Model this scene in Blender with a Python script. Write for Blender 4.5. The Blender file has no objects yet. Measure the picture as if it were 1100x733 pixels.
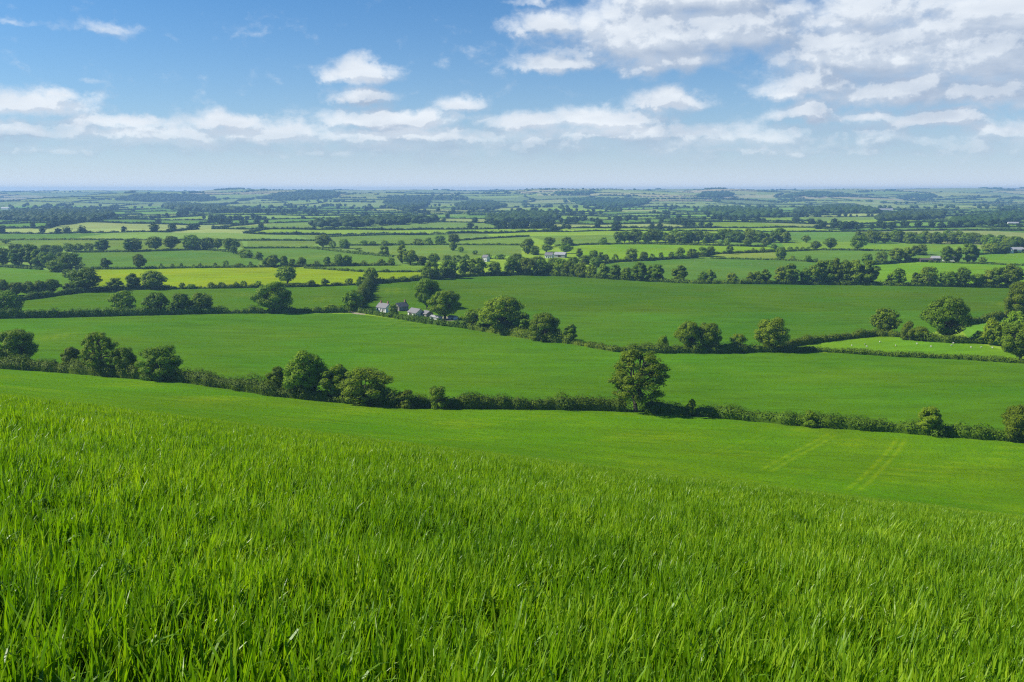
import bpy, bmesh, math, random
import numpy as np
from mathutils import Vector, Matrix

S = bpy.context.scene
COL = S.collection
rng = np.random.default_rng(7)
random.seed(7)

# ------------------------------------------------------------------ camera model
W, H, FPX = 1100.0, 733.0, 917.0
YH = 205.0                                   # row of the true horizon
PITCH = math.atan((H / 2 - YH) / FPX)
CP, SP = math.cos(PITCH), math.sin(PITCH)

def ray(x, y):
    a = (x - W / 2) / FPX; b = (H / 2 - y) / FPX
    return np.array([a, CP + b * SP, -SP + b * CP])

def px_of(X, Y, Z):                          # world point -> photograph pixel
    d = Y * CP - Z * SP
    up = Y * SP + Z * CP
    return W / 2 + FPX * X / d, H / 2 - FPX * up / d

# ------------------------------------------------------------------ terrain
_WP = {}
def waves(X, Y, lam, n, seed):
    key = (lam, n, seed)
    if key not in _WP:
        r = np.random.default_rng(seed); q = []
        for _ in range(n):
            th = r.uniform(0, 2 * np.pi); l = lam * r.uniform(.6, 1.6); ph = r.uniform(0, 2 * np.pi); k = 2 * np.pi / l
            q.append((k * math.cos(th), k * math.sin(th), ph))
        _WP[key] = q
    out = 0.0
    for a, b, ph in _WP[key]: out = out + np.sin(a * X + b * Y + ph)
    return out / math.sqrt(n)

def sstep(a, b, x):
    t = np.clip((x - a) / (b - a), 0, 1)
    return t * t * (3 - 2 * t)

def hermite(xs, ys, x):
    xs = np.array(xs, float); ys = np.array(ys, float)
    d = np.diff(ys) / np.diff(xs)
    m = np.empty_like(ys); m[0] = d[0]; m[-1] = d[-1]
    h = np.diff(xs)
    m[1:-1] = (d[:-1] * h[1:] + d[1:] * h[:-1]) / (h[1:] + h[:-1])
    i = np.clip(np.searchsorted(xs, x) - 1, 0, len(xs) - 2)
    t = np.clip((x - xs[i]) / h[i], 0, 1); t2 = t * t; t3 = t2 * t
    return (ys[i] * (2 * t3 - 3 * t2 + 1) + h[i] * m[i] * (t3 - 2 * t2 + t)
            + ys[i + 1] * (3 * t2 - 2 * t3) + h[i] * m[i + 1] * (t3 - t2))

PL = ([20, 45, 75, 100, 150, 180, 220, 260, 310, 455, 700, 900], [-5.6, -11.0, -18.4, -24.8, -36.4, -42.6, -49.4, -55.3, -60.5, -65, -69, -70])
PM = ([20, 45, 75, 100, 150, 180, 230, 300, 350, 500, 700, 900], [-7.1, -14.5, -24.2, -32.4, -47.2, -53.4, -60, -63.5, -65, -67.5, -69.4, -70])
PR = ([20, 45, 75, 100, 130, 160, 200, 260, 350, 500, 700, 900], [-8.7, -17.99, -30.5, -40.6, -51.8, -57.8, -60.6, -62.6, -65, -67.5, -69.4, -70])
UL, UM, UR = -.6156, 0.0, .632

# far hills: pixel column, distance, row of the top, half width in pixels, depth sigma
HILLS = [(175, 5600, 207.2, 62, 800), (310, 6100, 205.6, 66, 800), (262, 7000, 204.4, 62, 700), (395, 5700, 209.0, 62, 800), (480, 5900, 209.0, 66, 700),
         (560, 6600, 206.4, 50, 800), (622, 6300, 203.9, 74, 850), (700, 5900, 207.5, 66, 700), (766, 6600, 204.3, 50, 750), (830, 6300, 207.5, 60, 800),
         (878, 7200, 204.6, 66, 800), (985, 6500, 207.4, 56, 800), (1075, 7400, 206.0, 80, 800), (40, 7400, 208.6, 80, 900), (-80, 6600, 206.5, 80, 900),
         (1200, 6800, 205.5, 90, 900)]
RIDGE = ([-900, -200, 0, 60, 120, 230, 290, 450, 600, 700, 800, 900, 960, 1050, 1150, 1500, 2200], [205.0, 205.1, 205.1, 205.0, 204.5, 205.0, 204.9, 204.4, 204.4, 203.5, 204.1, 203.8, 203.1, 202.3, 202.7, 203.5, 204])
def hill_h(X, Y):
    acc = np.zeros_like(X, dtype=float)
    for (x, D, row, hw, sy) in HILLS:
        cx = (x - W / 2) / FPX * D; top = 70 - (row - .9 - YH) / FPX * D
        sx = hw * D / FPX
        g = top * np.exp(-.5 * (np.abs(X - cx) / sx) ** 2.6) * np.exp(-.5 * (np.abs(Y - D) / sy) ** 2)
        acc += g ** 4
    a = acc ** .25
    px = W / 2 + FPX * X / np.maximum(Y, 1)
    top = 70 - (np.interp(px, *RIDGE) - YH) / FPX * 8300
    far = (top + 4.0 * waves(px, px * 0, 120, 5, 5)) * np.exp(-.5 * (np.maximum(8300 - Y, 0) / 700) ** 2)
    return (a ** 4 + np.maximum(far, 0) ** 4) ** .25

def zt(X, Y):
    X = np.asarray(X, float); Y = np.asarray(Y, float)
    near = -2.0 - .24 * Y - .000814 * Y * Y * np.sign(Y) - .124 * X
    Yc = np.clip(Y, 20, 900)
    u = np.clip(X / np.maximum(Y, 1), -.85, .85)
    l, m, r = hermite(*PL, Yc), hermite(*PM, Yc), hermite(*PR, Yc)
    # quadratic through the three lines of sight
    ql = (u - UM) * (u - UR) / ((UL - UM) * (UL - UR)); qm = (u - UL) * (u - UR) / ((UM - UL) * (UM - UR)); qr = (u - UL) * (u - UM) / ((UR - UL) * (UR - UM))
    mid = l * ql + m * qm + r * qr
    z = near + (mid - near) * sstep(30, 62, Y)
    z = z + .05 * waves(X, Y, 9, 5, 1) * sstep(6, 20, Y) * (1 - sstep(60, 140, Y))
    z = z + .45 * waves(X, Y, 90, 5, 2) * sstep(160, 300, Y)
    z = z + 2.2 * waves(X, Y, 620, 6, 3) * sstep(500, 1300, Y)
    return z + hill_h(X, Y) * sstep(2600, 4600, Y) if np.max(Y) > 2600 else z

TT = np.concatenate([np.geomspace(100, 3000, 420), np.geomspace(3001, 9000, 300)])
def ground_at(x, y):
    """photograph pixel -> the point of the real ground seen there"""
    d = ray(x, y); d = d / d[1]
    X = d[0] * TT; Z = d[2] * TT; g = zt(X, TT)
    below = Z < g
    if not below.any():
        i = len(TT) - 1
    else:
        i = int(np.argmax(below))
    lo, hi = TT[max(i - 1, 0)], TT[i]
    for _ in range(20):
        mid = .5 * (lo + hi)
        if d[2] * mid < zt(d[0] * mid, mid): hi = mid
        else: lo = mid
    Y = .5 * (lo + hi)
    return np.array([d[0] * Y, Y, float(zt(d[0] * Y, Y))])
_ZG = {}
def zfast(x, y):
    k = (round(x / 12), round(y / 12))
    if k not in _ZG: _ZG[k] = float(zt(k[0] * 12.0, k[1] * 12.0))
    return _ZG[k]

# ------------------------------------------------------------------ helpers
def tag(o, label=None, cat=None, group=None, kind=None):
    if label: o['label'] = label
    if cat: o['category'] = cat
    if group: o['group'] = group
    if kind: o['kind'] = kind
    return o

def mesh_np(name, V, loops, counts, mats, smooth=False, midx=None):
    me = bpy.data.meshes.new(name)
    V = np.asarray(V, np.float32); loops = np.asarray(loops, np.int32).ravel(); counts = np.asarray(counts, np.int32)
    me.vertices.add(len(V)); me.vertices.foreach_set('co', V.ravel())
    me.loops.add(len(loops)); me.loops.foreach_set('vertex_index', loops)
    me.polygons.add(len(counts))
    st = np.concatenate([[0], np.cumsum(counts)[:-1]]).astype(np.int32)
    me.polygons.foreach_set('loop_start', st)
    me.polygons.foreach_set('use_smooth', np.full(len(counts), bool(smooth)))
    if midx is not None: me.polygons.foreach_set('material_index', np.asarray(midx, np.int32))
    for m in (mats if isinstance(mats, (list, tuple)) else [mats]): me.materials.append(m)
    me.update(calc_edges=True)
    return me

def link(name, me, parent=None):
    o = bpy.data.objects.new(name, me); COL.objects.link(o)
    if parent: o.parent = parent
    return o

def empty(name, loc, rz=0, sc=(1, 1, 1)):
    o = bpy.data.objects.new(name, None); COL.objects.link(o)
    o.location = loc; o.rotation_euler = (0, 0, rz); o.scale = sc
    o.empty_display_size = .5
    return o

class Geo:                                    # polygons of mixed size collected in arrays
    def __init__(s): s.V = []; s.L = []; s.C = []; s.n = 0
    def add(s, V, L, C):
        V = np.asarray(V, float); s.V.append(V); s.L.append(np.asarray(L, int).ravel() + s.n); s.C.append(np.asarray(C, int)); s.n += len(V)
    def quads(s, V, F): s.add(V, F, np.full(len(F), 4))
    def tris(s, V, F): s.add(V, F, np.full(len(F), 3))
    def mesh(s, name, mats, smooth=False): return mesh_np(name, np.concatenate(s.V), np.concatenate(s.L), np.concatenate(s.C), mats, smooth)

def tube(g, pts, radii, k=6):
    pts = np.asarray(pts, float); n = len(pts); rings = []
    for i in range(n):
        t = pts[min(i + 1, n - 1)] - pts[max(i - 1, 0)]; t = t / (np.linalg.norm(t) + 1e-9)
        a = np.cross(t, [0, 0, 1.0]) if abs(t[2]) < .9 else np.cross(t, [1.0, 0, 0]); a /= np.linalg.norm(a); b = np.cross(t, a)
        an = np.arange(k) * 2 * np.pi / k
        rings.append(pts[i] + radii[i] * (np.cos(an)[:, None] * a + np.sin(an)[:, None] * b))
    F = [[i * k + j, i * k + (j + 1) % k, (i + 1) * k + (j + 1) % k, (i + 1) * k + j] for i in range(n - 1) for j in range(k)]
    g.quads(np.concatenate(rings), F)

def leaf_quads(P, N, size, r, asp=(.7, 1.2)):
    """one small leaf-spray face at each point P, facing N"""
    n = len(P)
    N = N / (np.linalg.norm(N, axis=1, keepdims=True) + 1e-9)
    R = r.normal(size=(n, 3)); A = np.cross(N, R); A /= (np.linalg.norm(A, axis=1, keepdims=True) + 1e-9); B = np.cross(N, A)
    s = size * r.uniform(.6, 1.35, (n, 1)) * .5; s2 = s * r.uniform(asp[0], asp[1], (n, 1))
    j = r.uniform(.65, 1.2, (4, n, 1))
    V = np.stack([P + A * s * j[0] , P + B * s2 * j[1], P - A * s * j[2], P - B * s2 * j[3]], 1).reshape(-1, 3)
    return V, np.arange(4 * n).reshape(n, 4)

def clump_leaves(C, R, n, size, r, crown_c=None, rough=.75, shell=(.55, 1.05), up=.3):
    """n leaves over the ellipsoids with centres C and radii R (k,3)"""
    k = len(C); area = (R[:, 0] * R[:, 1] + R[:, 2] * R[:, 0]); idx = r.choice(k, n, p=area / area.sum())
    d = r.normal(size=(n, 3)); d /= np.linalg.norm(d, axis=1, keepdims=True)
    rad = r.uniform(shell[0] ** 3, shell[1] ** 3, (n, 1)) ** (1 / 3)
    P = C[idx] + d * R[idx] * rad
    nd = d / R[idx]; nd /= np.linalg.norm(nd, axis=1, keepdims=True)
    N = nd + rough * r.normal(size=(n, 3)) * .6 + np.array([0, 0, up])
    if crown_c is not None:
        o = P - crown_c; o /= (np.linalg.norm(o, axis=1, keepdims=True) + 1e-9); N = N + .45 * o
    return leaf_quads(P, N, size, r)

# ------------------------------------------------------------------ materials
def mat(name):
    m = bpy.data.materials.new(name); m.use_nodes = True; nt = m.node_tree; nt.nodes.clear()
    return m, nt, nt.nodes.new('ShaderNodeOutputMaterial')
def nd(nt, t, **k):
    n = nt.nodes.new('ShaderNode' + t)
    for a, b in k.items(): setattr(n, a, b)
    return n
def mix(nt, f, a, b, blend='MIX'):
    n = nd(nt, 'Mix', data_type='RGBA', blend_type=blend)
    for i, v in ((0, f), (6, a), (7, b)):
        if hasattr(v, 'is_linked') or hasattr(v, 'node'): nt.links.new(v, n.inputs[i])
        else: n.inputs[i].default_value = v if i == 0 else (tuple(v) + (1,) if len(v) == 3 else v)
    return n.outputs[2]
def mth(nt, op, a, b=None, c=None, clamp=False):
    n = nd(nt, 'Math', operation=op, use_clamp=clamp)
    for i, v in enumerate((a, b, c)):
        if v is None: continue
        if hasattr(v, 'node'): nt.links.new(v, n.inputs[i])
        else: n.inputs[i].default_value = v
    return n.outputs[0]
def rng_map(nt, v, a, b, c, d, smooth=False):
    n = nd(nt, 'MapRange', interpolation_type='SMOOTHSTEP' if smooth else 'LINEAR')
    nt.links.new(v, n.inputs[0])
    for i, q in enumerate((a, b, c, d)): n.inputs[i + 1].default_value = q
    return n.outputs[0]
def noise(nt, vec, scale, detail=4, rough=.55, dist=0):
    n = nd(nt, 'TexNoise'); n.inputs['Scale'].default_value = scale; n.inputs['Detail'].default_value = detail
    n.inputs['Roughness'].default_value = rough; n.inputs['Distortion'].default_value = dist
    if vec is not None: nt.links.new(vec, n.inputs['Vector'])
    return n.outputs['Fac']
def mapping(nt, vec, scale=(1, 1, 1), rot=(0, 0, 0), loc=(0, 0, 0)):
    n = nd(nt, 'Mapping'); nt.links.new(vec, n.inputs[0])
    n.inputs['Scale'].default_value = scale; n.inputs['Rotation'].default_value = rot; n.inputs['Location'].default_value = loc
    return n.outputs[0]

def leafy(name, dark, light, trans=.24, tcol=None, rough=.6, spec=.06, nscale=.35, var=.25):
    """foliage: each leaf spray differs a little, each plant differs a little"""
    m, nt, out = mat(name)
    geo = nd(nt, 'NewGeometry'); oi = nd(nt, 'ObjectInfo')
    n = noise(nt, geo.outputs['Position'], nscale, 3)
    f = mth(nt, 'MULTIPLY_ADD', geo.outputs['Random Per Island'], .55, mth(nt, 'MULTIPLY', n, .5))
    c = mix(nt, f, dark, light)
    hs = nd(nt, 'HueSaturation'); nt.links.new(c, hs.inputs['Color'])
    nt.links.new(rng_map(nt, oi.outputs['Random'], 0, 1, 1 - var, 1 + var), hs.inputs['Value'])
    rr = mth(nt, 'FRACT', mth(nt, 'MULTIPLY', oi.outputs['Random'], 7.31))
    nt.links.new(rng_map(nt, rr, 0, 1, .484, .512), hs.inputs['Hue'])
    p = nd(nt, 'BsdfPrincipled'); nt.links.new(hs.outputs[0], p.inputs['Base Color'])
    p.inputs['Roughness'].default_value = rough; p.inputs['Specular IOR Level'].default_value = spec
    t = nd(nt, 'BsdfTranslucent')
    tc = mix(nt, 1.0, hs.outputs[0], tcol or (1.05, 1.4, .45), 'MULTIPLY'); nt.links.new(tc, t.inputs['Color'])
    ms = nd(nt, 'MixShader'); ms.inputs[0].default_value = trans
    nt.links.new(p.outputs[0], ms.inputs[1]); nt.links.new(t.outputs[0], ms.inputs[2]); nt.links.new(ms.outputs[0], out.inputs[0])
    return m

M = {}
M['oak'] = leafy('oak_leaves', (.056, .112, .004), (.185, .265, .010))
M['ash'] = leafy('ash_leaves', (.080, .138, .005), (.205, .280, .012), trans=.30)
M['bush'] = leafy('bush_leaves', (.054, .112, .004), (.190, .270, .010))
M['hedge'] = leafy('hedge_leaves', (.036, .078, .003), (.125, .190, .008), var=.15)
M['far'] = leafy('distant_leaves', (.020, .048, .006), (.052, .092, .009), trans=.2, nscale=.08, var=.2)

def plain(name, col, rough=.8, nscale=1.5, amt=.25, spec=.3):
    m, nt, out = mat(name)
    tc = nd(nt, 'TexCoord'); n = noise(nt, tc.outputs['Object'], nscale, 6, .6)
    c = mix(nt, mth(nt, 'MULTIPLY', n, amt * 2), tuple(v * (1 + amt * .6) for v in col), tuple(v * (1 - amt) for v in col))
    p = nd(nt, 'BsdfPrincipled'); nt.links.new(c, p.inputs['Base Color']); p.inputs['Roughness'].default_value = rough
    p.inputs['Specular IOR Level'].default_value = spec; nt.links.new(p.outputs[0], out.inputs[0])
    return m
M['bark'] = plain('bark', (.075, .062, .045), .9, 3)
M['white'] = plain('limewash', (.66, .65, .61), .85, .8, .16)
M['stone'] = plain('field_stone', (.24, .22, .19), .9, 2)
M['slate'] = plain('slate_roof', (.145, .140, .142), .75, 2.2, .3)
M['tin'] = plain('weathered_tin', (.27, .27, .27), .6, .6, .3)
M['brick'] = plain('chimney_brick', (.26, .15, .10), .9, 3)
M['glass'] = plain('window_glass', (.03, .035, .04), .08, 1, .1, .6)
M['wood'] = plain('dark_timber', (.06, .05, .04), .8, 2)
M['frame'] = plain('painted_frame', (.7, .7, .68), .6, 1, .05)
M['wool'] = plain('sheep_wool', (.42, .41, .36), .95, 4, .1)
M['horn'] = plain('sheep_face', (.12, .10, .09), .8, 4, .1)

# the land: colour of each field is stored on the ground, crop texture is worked out in metres
def land_material():
    m, nt, out = mat('farmland')
    at = nd(nt, 'Attribute', attribute_name='crop', attribute_type='GEOMETRY')
    geo = nd(nt, 'NewGeometry'); P = geo.outputs['Position']
    n1 = noise(nt, mapping(nt, P, (1, 1, .2), (0, 0, .35)), .012, 5, .6)
    n2 = noise(nt, mapping(nt, P, (.25, 1, .2), (0, 0, .12)), .16, 5, .65)
    n3 = noise(nt, P, 1.1, 4, .7)
    v = mth(nt, 'ADD', mth(nt, 'MULTIPLY', mth(nt, 'SUBTRACT', n1, .5), .60), mth(nt, 'ADD', mth(nt, 'MULTIPLY', mth(nt, 'SUBTRACT', n2, .5), .80), mth(nt, 'MULTIPLY', mth(nt, 'SUBTRACT', n3, .5), .55)))
    hs = nd(nt, 'HueSaturation'); nt.links.new(at.outputs['Color'], hs.inputs['Color'])
    nt.links.new(mth(nt, 'ADD', v, 1.0), hs.inputs['Value'])
    nt.links.new(rng_map(nt, noise(nt, P, .02, 4), .3, .7, .487, .513), hs.inputs['Hue'])
    # thin worn lines along the rows of the crop
    w = noise(nt, mapping(nt, P, (.010, .20, 0), (0, 0, .10)), 1.0, 2, .5, .6)
    ln = rng_map(nt, mth(nt, 'ABSOLUTE', mth(nt, 'SUBTRACT', w, .5)), 0, .012, .78, 1.0, True)
    c = nd(nt, 'Mix', data_type='RGBA', blend_type='MULTIPLY'); c.inputs[0].default_value = 1
    nt.links.new(hs.outputs[0], c.inputs[6])
    cl = nd(nt, 'CombineColor'); [nt.links.new(ln, cl.inputs[i]) for i in range(3)]; nt.links.new(cl.outputs[0], c.inputs[7]); prev = c
    # tramlines: pairs of thin wheelings every two dozen metres across the bigger crops
    sp = nd(nt, 'SeparateXYZ'); nt.links.new(P, sp.inputs[0])
    tl = mth(nt, 'ADD', mth(nt, 'ADD', mth(nt, 'MULTIPLY', sp.outputs[1], .985), mth(nt, 'MULTIPLY', sp.outputs[0], .16)), mth(nt, 'MULTIPLY', noise(nt, P, .006, 2), 60))
    m1 = mth(nt, 'ABSOLUTE', mth(nt, 'SUBTRACT', mth(nt, 'ABSOLUTE', mth(nt, 'SUBTRACT', mth(nt, 'MODULO', tl, 26.0), 13.0)), 1.0))
    lm = mth(nt, 'MULTIPLY', rng_map(nt, m1, .15, .75, 1, 0, True), rng_map(nt, noise(nt, P, .03, 3), .42, .6, 0, 1, True))
    lm = mth(nt, 'MULTIPLY', lm, rng_map(nt, sp.outputs[1], 500, 900, .20, 0)); lm = mth(nt, 'MULTIPLY', lm, rng_map(nt, sp.outputs[1], 180, 290, 0, 1))
    c = nd(nt, 'Mix', data_type='RGBA', blend_type='MIX'); nt.links.new(lm, c.inputs[0]); nt.links.new(prev.outputs[2], c.inputs[6]); c.inputs[7].default_value = (.03, .055, .006, 1)
    p = nd(nt, 'BsdfPrincipled'); nt.links.new(c.outputs[2], p.inputs['Base Color'])
    p.inputs['Roughness'].default_value = .85; p.inputs['Specular IOR Level'].default_value = .0
    b = nd(nt, 'Bump'); b.inputs['Strength'].default_value = .75; b.inputs['Distance'].default_value = .25
    hb = mth(nt, 'ADD', noise(nt, P, 2.6, 4, .7), mth(nt, 'MULTIPLY', noise(nt, mapping(nt, P, (.5, 1, 1)), .45, 3, .6), 1.6))
    nt.links.new(hb, b.inputs['Height']); nt.links.new(b.outputs[0], p.inputs['Normal'])
    nt.links.new(p.outputs[0], out.inputs[0])
    return m
M['land'] = land_material()

# ------------------------------------------------------------------ fields (outlined on the ground)
G_MEADOW = (.080, .180, .003); G_VALLEY = (.065, .152, .005); G_BIG = (.060, .142, .006); G_MID = (.068, .155, .007); G_YEL = (.195, .300, .004)
G_LIME = (.135, .250, .006); G_PALE = (.140, .235, .055); G_TRACK = (.30, .26, .18)
FIELDS = [  # label, colour, outline in pixels of the ground
 ('broad smooth green field beyond the nearest hedge', G_VALLEY, [(-90, 343), (0, 342), (240, 337), (380, 337), (420, 342), (480, 350), (540, 358), (600, 367), (660, 377), (720, 378), (835, 377), (960, 382), (1100, 390), (1200, 394), (1200, 482), (1100, 474), (950, 463), (850, 456), (760, 447), (690, 442), (560, 439), (420, 437), (370, 433), (300, 426), (205, 411), (100, 403), (0, 396), (-90, 390)]),
 ('large deep green field behind the farmhouse', G_BIG, [(382, 335), (398, 304), (455, 299), (530, 294.5), (640, 297.5), (700, 301.5), (840, 304.5), (940, 305.5), (1090, 308), (1180, 310), (1180, 330), (1088, 338), (1040, 346), (990, 361), (940, 359), (905, 363), (838, 371), (790, 377), (672, 376), (610, 367), (540, 357), (480, 348), (420, 340)]),
 ('green field with a row of round trees along its lower hedge', G_MID, [(-60, 343), (-40, 330), (20, 323), (80, 314.5), (115, 311.5), (180, 310), (280, 308.5), (330, 308), (392, 304.5), (380, 335), (240, 337), (0, 342)]),
 ('bright yellow-green field on the left', G_YEL, [(98, 289.4), (140, 289), (200, 288), (275, 287), (328, 287.5), (395, 292), (452, 292), (462, 298), (430, 302), (398, 304), (330, 307.5), (280, 308.5), (180, 310), (118, 311), (100, 306)]),
 ('green field sloping below the dark wood on the left', (.095, .205, .022), [(-60, 284), (0, 286), (45, 289.5), (62, 292), (80, 300), (88, 312), (48, 318.5), (20, 322.5), (-60, 330)]),
 ('smooth green field above the yellow-green one', (.090, .190, .036), [(78, 272), (140, 270.5), (220, 268), (250, 271), (280, 279), (276, 286.5), (200, 287.5), (92, 288.5)]),
 ('long pale green field behind the dark wood on the left', (.13, .215, .05), [(-60, 258), (12, 257.3), (140, 257.6), (260, 258), (262, 266), (140, 270), (82, 270), (0, 264)]),
 ('smooth green field with a curved upper hedge', (.10, .20, .036), [(250, 270), (265, 267), (330, 266.6), (380, 272), (420, 276), (428, 284), (375, 285), (330, 286), (280, 286), (282, 279)]),
 ('narrow pale field under a hedge', G_PALE, [(266, 258), (345, 258.5), (336, 265), (266, 266.5)]),
 ('thin strip field above the yellow-green one', (.115, .215, .03), [(328, 287), (420, 285), (462, 283.5), (462, 288), (452, 291), (395, 291.5)]),
 ('pale green field with a rounded crest', (.12, .22, .045), [(350, 254), (480, 251.5), (492, 258), (478, 262), (380, 262.5)]),
 ('pale grazed field in the middle distance', (.13, .225, .055), [(376, 264), (480, 263), (560, 263.2), (560, 275), (520, 275), (500, 279), (470, 282), (425, 275.5)]),
 ('pale green field left of the farm among trees', (.14, .24, .05), [(492, 258.5), (520, 256.5), (570, 254), (575, 262), (500, 262.6)]),
 ('bright lime green field right of the farm among trees', (.15, .29, .016), [(598, 264), (640, 262.2), (700, 262), (820, 264.6), (836, 266), (830, 270), (770, 272), (740, 276), (700, 279), (640, 283), (615, 272)]),
 ('long pale strip field below the far hedges', (.13, .23, .045), [(570, 254), (640, 252.5), (680, 253), (668, 261), (598, 263.5)]),
 ('curving green field dotted with sheep', (.082, .185, .034), [(630, 294), (645, 284), (700, 280), (740, 277), (765, 277.2), (840, 279.3), (885, 281.6), (940, 284), (938, 302), (840, 304), (750, 303), (700, 301), (640, 297)]),
 ('thin straw coloured strip field', (.19, .27, .07), [(765, 276), (775, 272.6), (832, 270.5), (838, 278.8)]),
 ('green field below two dark trees', (.105, .215, .04), [(842, 270.5), (880, 268.3), (925, 268.8), (975, 270.3), (985, 279), (975, 280.6), (935, 283.5), (885, 281), (842, 279)]),
 ('pale lime strip field under the wooded belt', (.16, .28, .035), [(840, 260), (925, 260), (925, 268), (880, 267.8), (842, 269.5)]),
 ('lime green field in front of the wooded belt', (.145, .275, .028), [(926, 263.5), (975, 261.5), (1035, 262), (1055, 264), (1040, 271), (975, 270), (926, 268)]),
 ('lime green field below the distant barns', (.125, .27, .018), [(940, 285), (975, 281.3), (1000, 281.3), (1100, 285.5), (1170, 287), (1170, 309), (1090, 307.5), (940, 305)]),
 ('small lime green field with sheep near the right edge', (.125, .26, .02), [(1045, 274), (1080, 271.5), (1170, 271.5), (1170, 285.5), (1100, 284), (1058, 281.5)]),
 ('bright green sheep field between two hedges', (.110, .215, .008), [(838, 372), (905, 364), (940, 360), (990, 362), (1042, 367), (1092, 380), (1100, 388), (1030, 384.5), (960, 381.5), (865, 376)]),
 ('small green paddock behind the big dark tree', (.105, .23, .016), [(1038, 347.5), (1060, 344.5), (1088, 339), (1110, 350), (1095, 370), (1042, 366), (1034, 356)]),
 ('pale dirt track by the farmhouse', G_TRACK, [(374, 333.5), (378, 333.5), (381, 335.6), (393, 337.2), (392, 338.4), (380, 337.3), (376, 336)]),
 ('pale farm yard beside the barn', (.22, .20, .16), [(462, 341.5), (474, 340), (492, 340.5), (492, 345), (470, 345)]),
]
def densify(poly, n=14):
    out = []
    for i in range(len(poly)):
        a, b = poly[i], poly[(i + 1) % len(poly)]
        for t in np.arange(n) / n: out.append((a[0] + (b[0] - a[0]) * t, a[1] + (b[1] - a[1]) * t))
    return out
def inside(poly, X, Y):
    c = np.zeros(X.shape, bool); n = len(poly); px, py = poly[:, 0], poly[:, 1]; j = n - 1
    for i in range(n):
        if py[i] != py[j]:
            cond = ((py[i] > Y) != (py[j] > Y))
            c ^= cond & (X < (px[j] - px[i]) * (Y - py[i]) / (py[j] - py[i]) + px[i])
        j = i
    return c
FPOLY = [np.array([ground_at(*p)[:2] for p in densify(f[2], 6)]) for f in FIELDS]

# ---- the patchwork beyond: rows of fields with staggered side hedges, bent by a slow warp
def warp(X, Y):
    k = 1 + sstep(3000, 9000, Y) * 1.2
    return 70 * k * waves(X, Y, 1100, 4, 21) + .18 * Y * 0, 55 * k * waves(X, Y, 1300, 4, 22)
ROWS = [1180.0]
_r = np.random.default_rng(31)
while ROWS[-1] < 13000: ROWS.append(ROWS[-1] + _r.uniform(110, 260) * (1 + .00016 * ROWS[-1]))
ROWS = np.array(ROWS)
def row_cols(j):
    r = np.random.default_rng(500 + j); w = 190 + .03 * ROWS[j]; lim = ROWS[j] * 1.0 + 600
    e = [-lim - r.uniform(0, w)]
    while e[-1] < lim: e.append(e[-1] + r.uniform(.6, 1.9) * w)
    return np.array(e)
RCOLS = [row_cols(j) for j in range(len(ROWS))]
PAL = [((.110, .205, .022), 4), ((.145, .225, .035), 5), ((.085, .165, .018), 3), ((.165, .255, .018), 2), ((.215, .260, .065), 3), ((.30, .29, .12), 1.4), ((.31, .26, .14), .7)]
def cell_colour(j, i):
    r = np.random.default_rng(int(j) * 997 + int(i) * 13 + 5)
    w = np.array([p[1] for p in PAL], float)
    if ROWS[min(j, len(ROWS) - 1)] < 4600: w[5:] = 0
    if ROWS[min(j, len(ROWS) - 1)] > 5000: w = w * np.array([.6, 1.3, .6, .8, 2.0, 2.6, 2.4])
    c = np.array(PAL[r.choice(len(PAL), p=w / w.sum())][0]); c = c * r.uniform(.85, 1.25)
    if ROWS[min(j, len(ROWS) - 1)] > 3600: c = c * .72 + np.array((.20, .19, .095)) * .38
    return c

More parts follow.
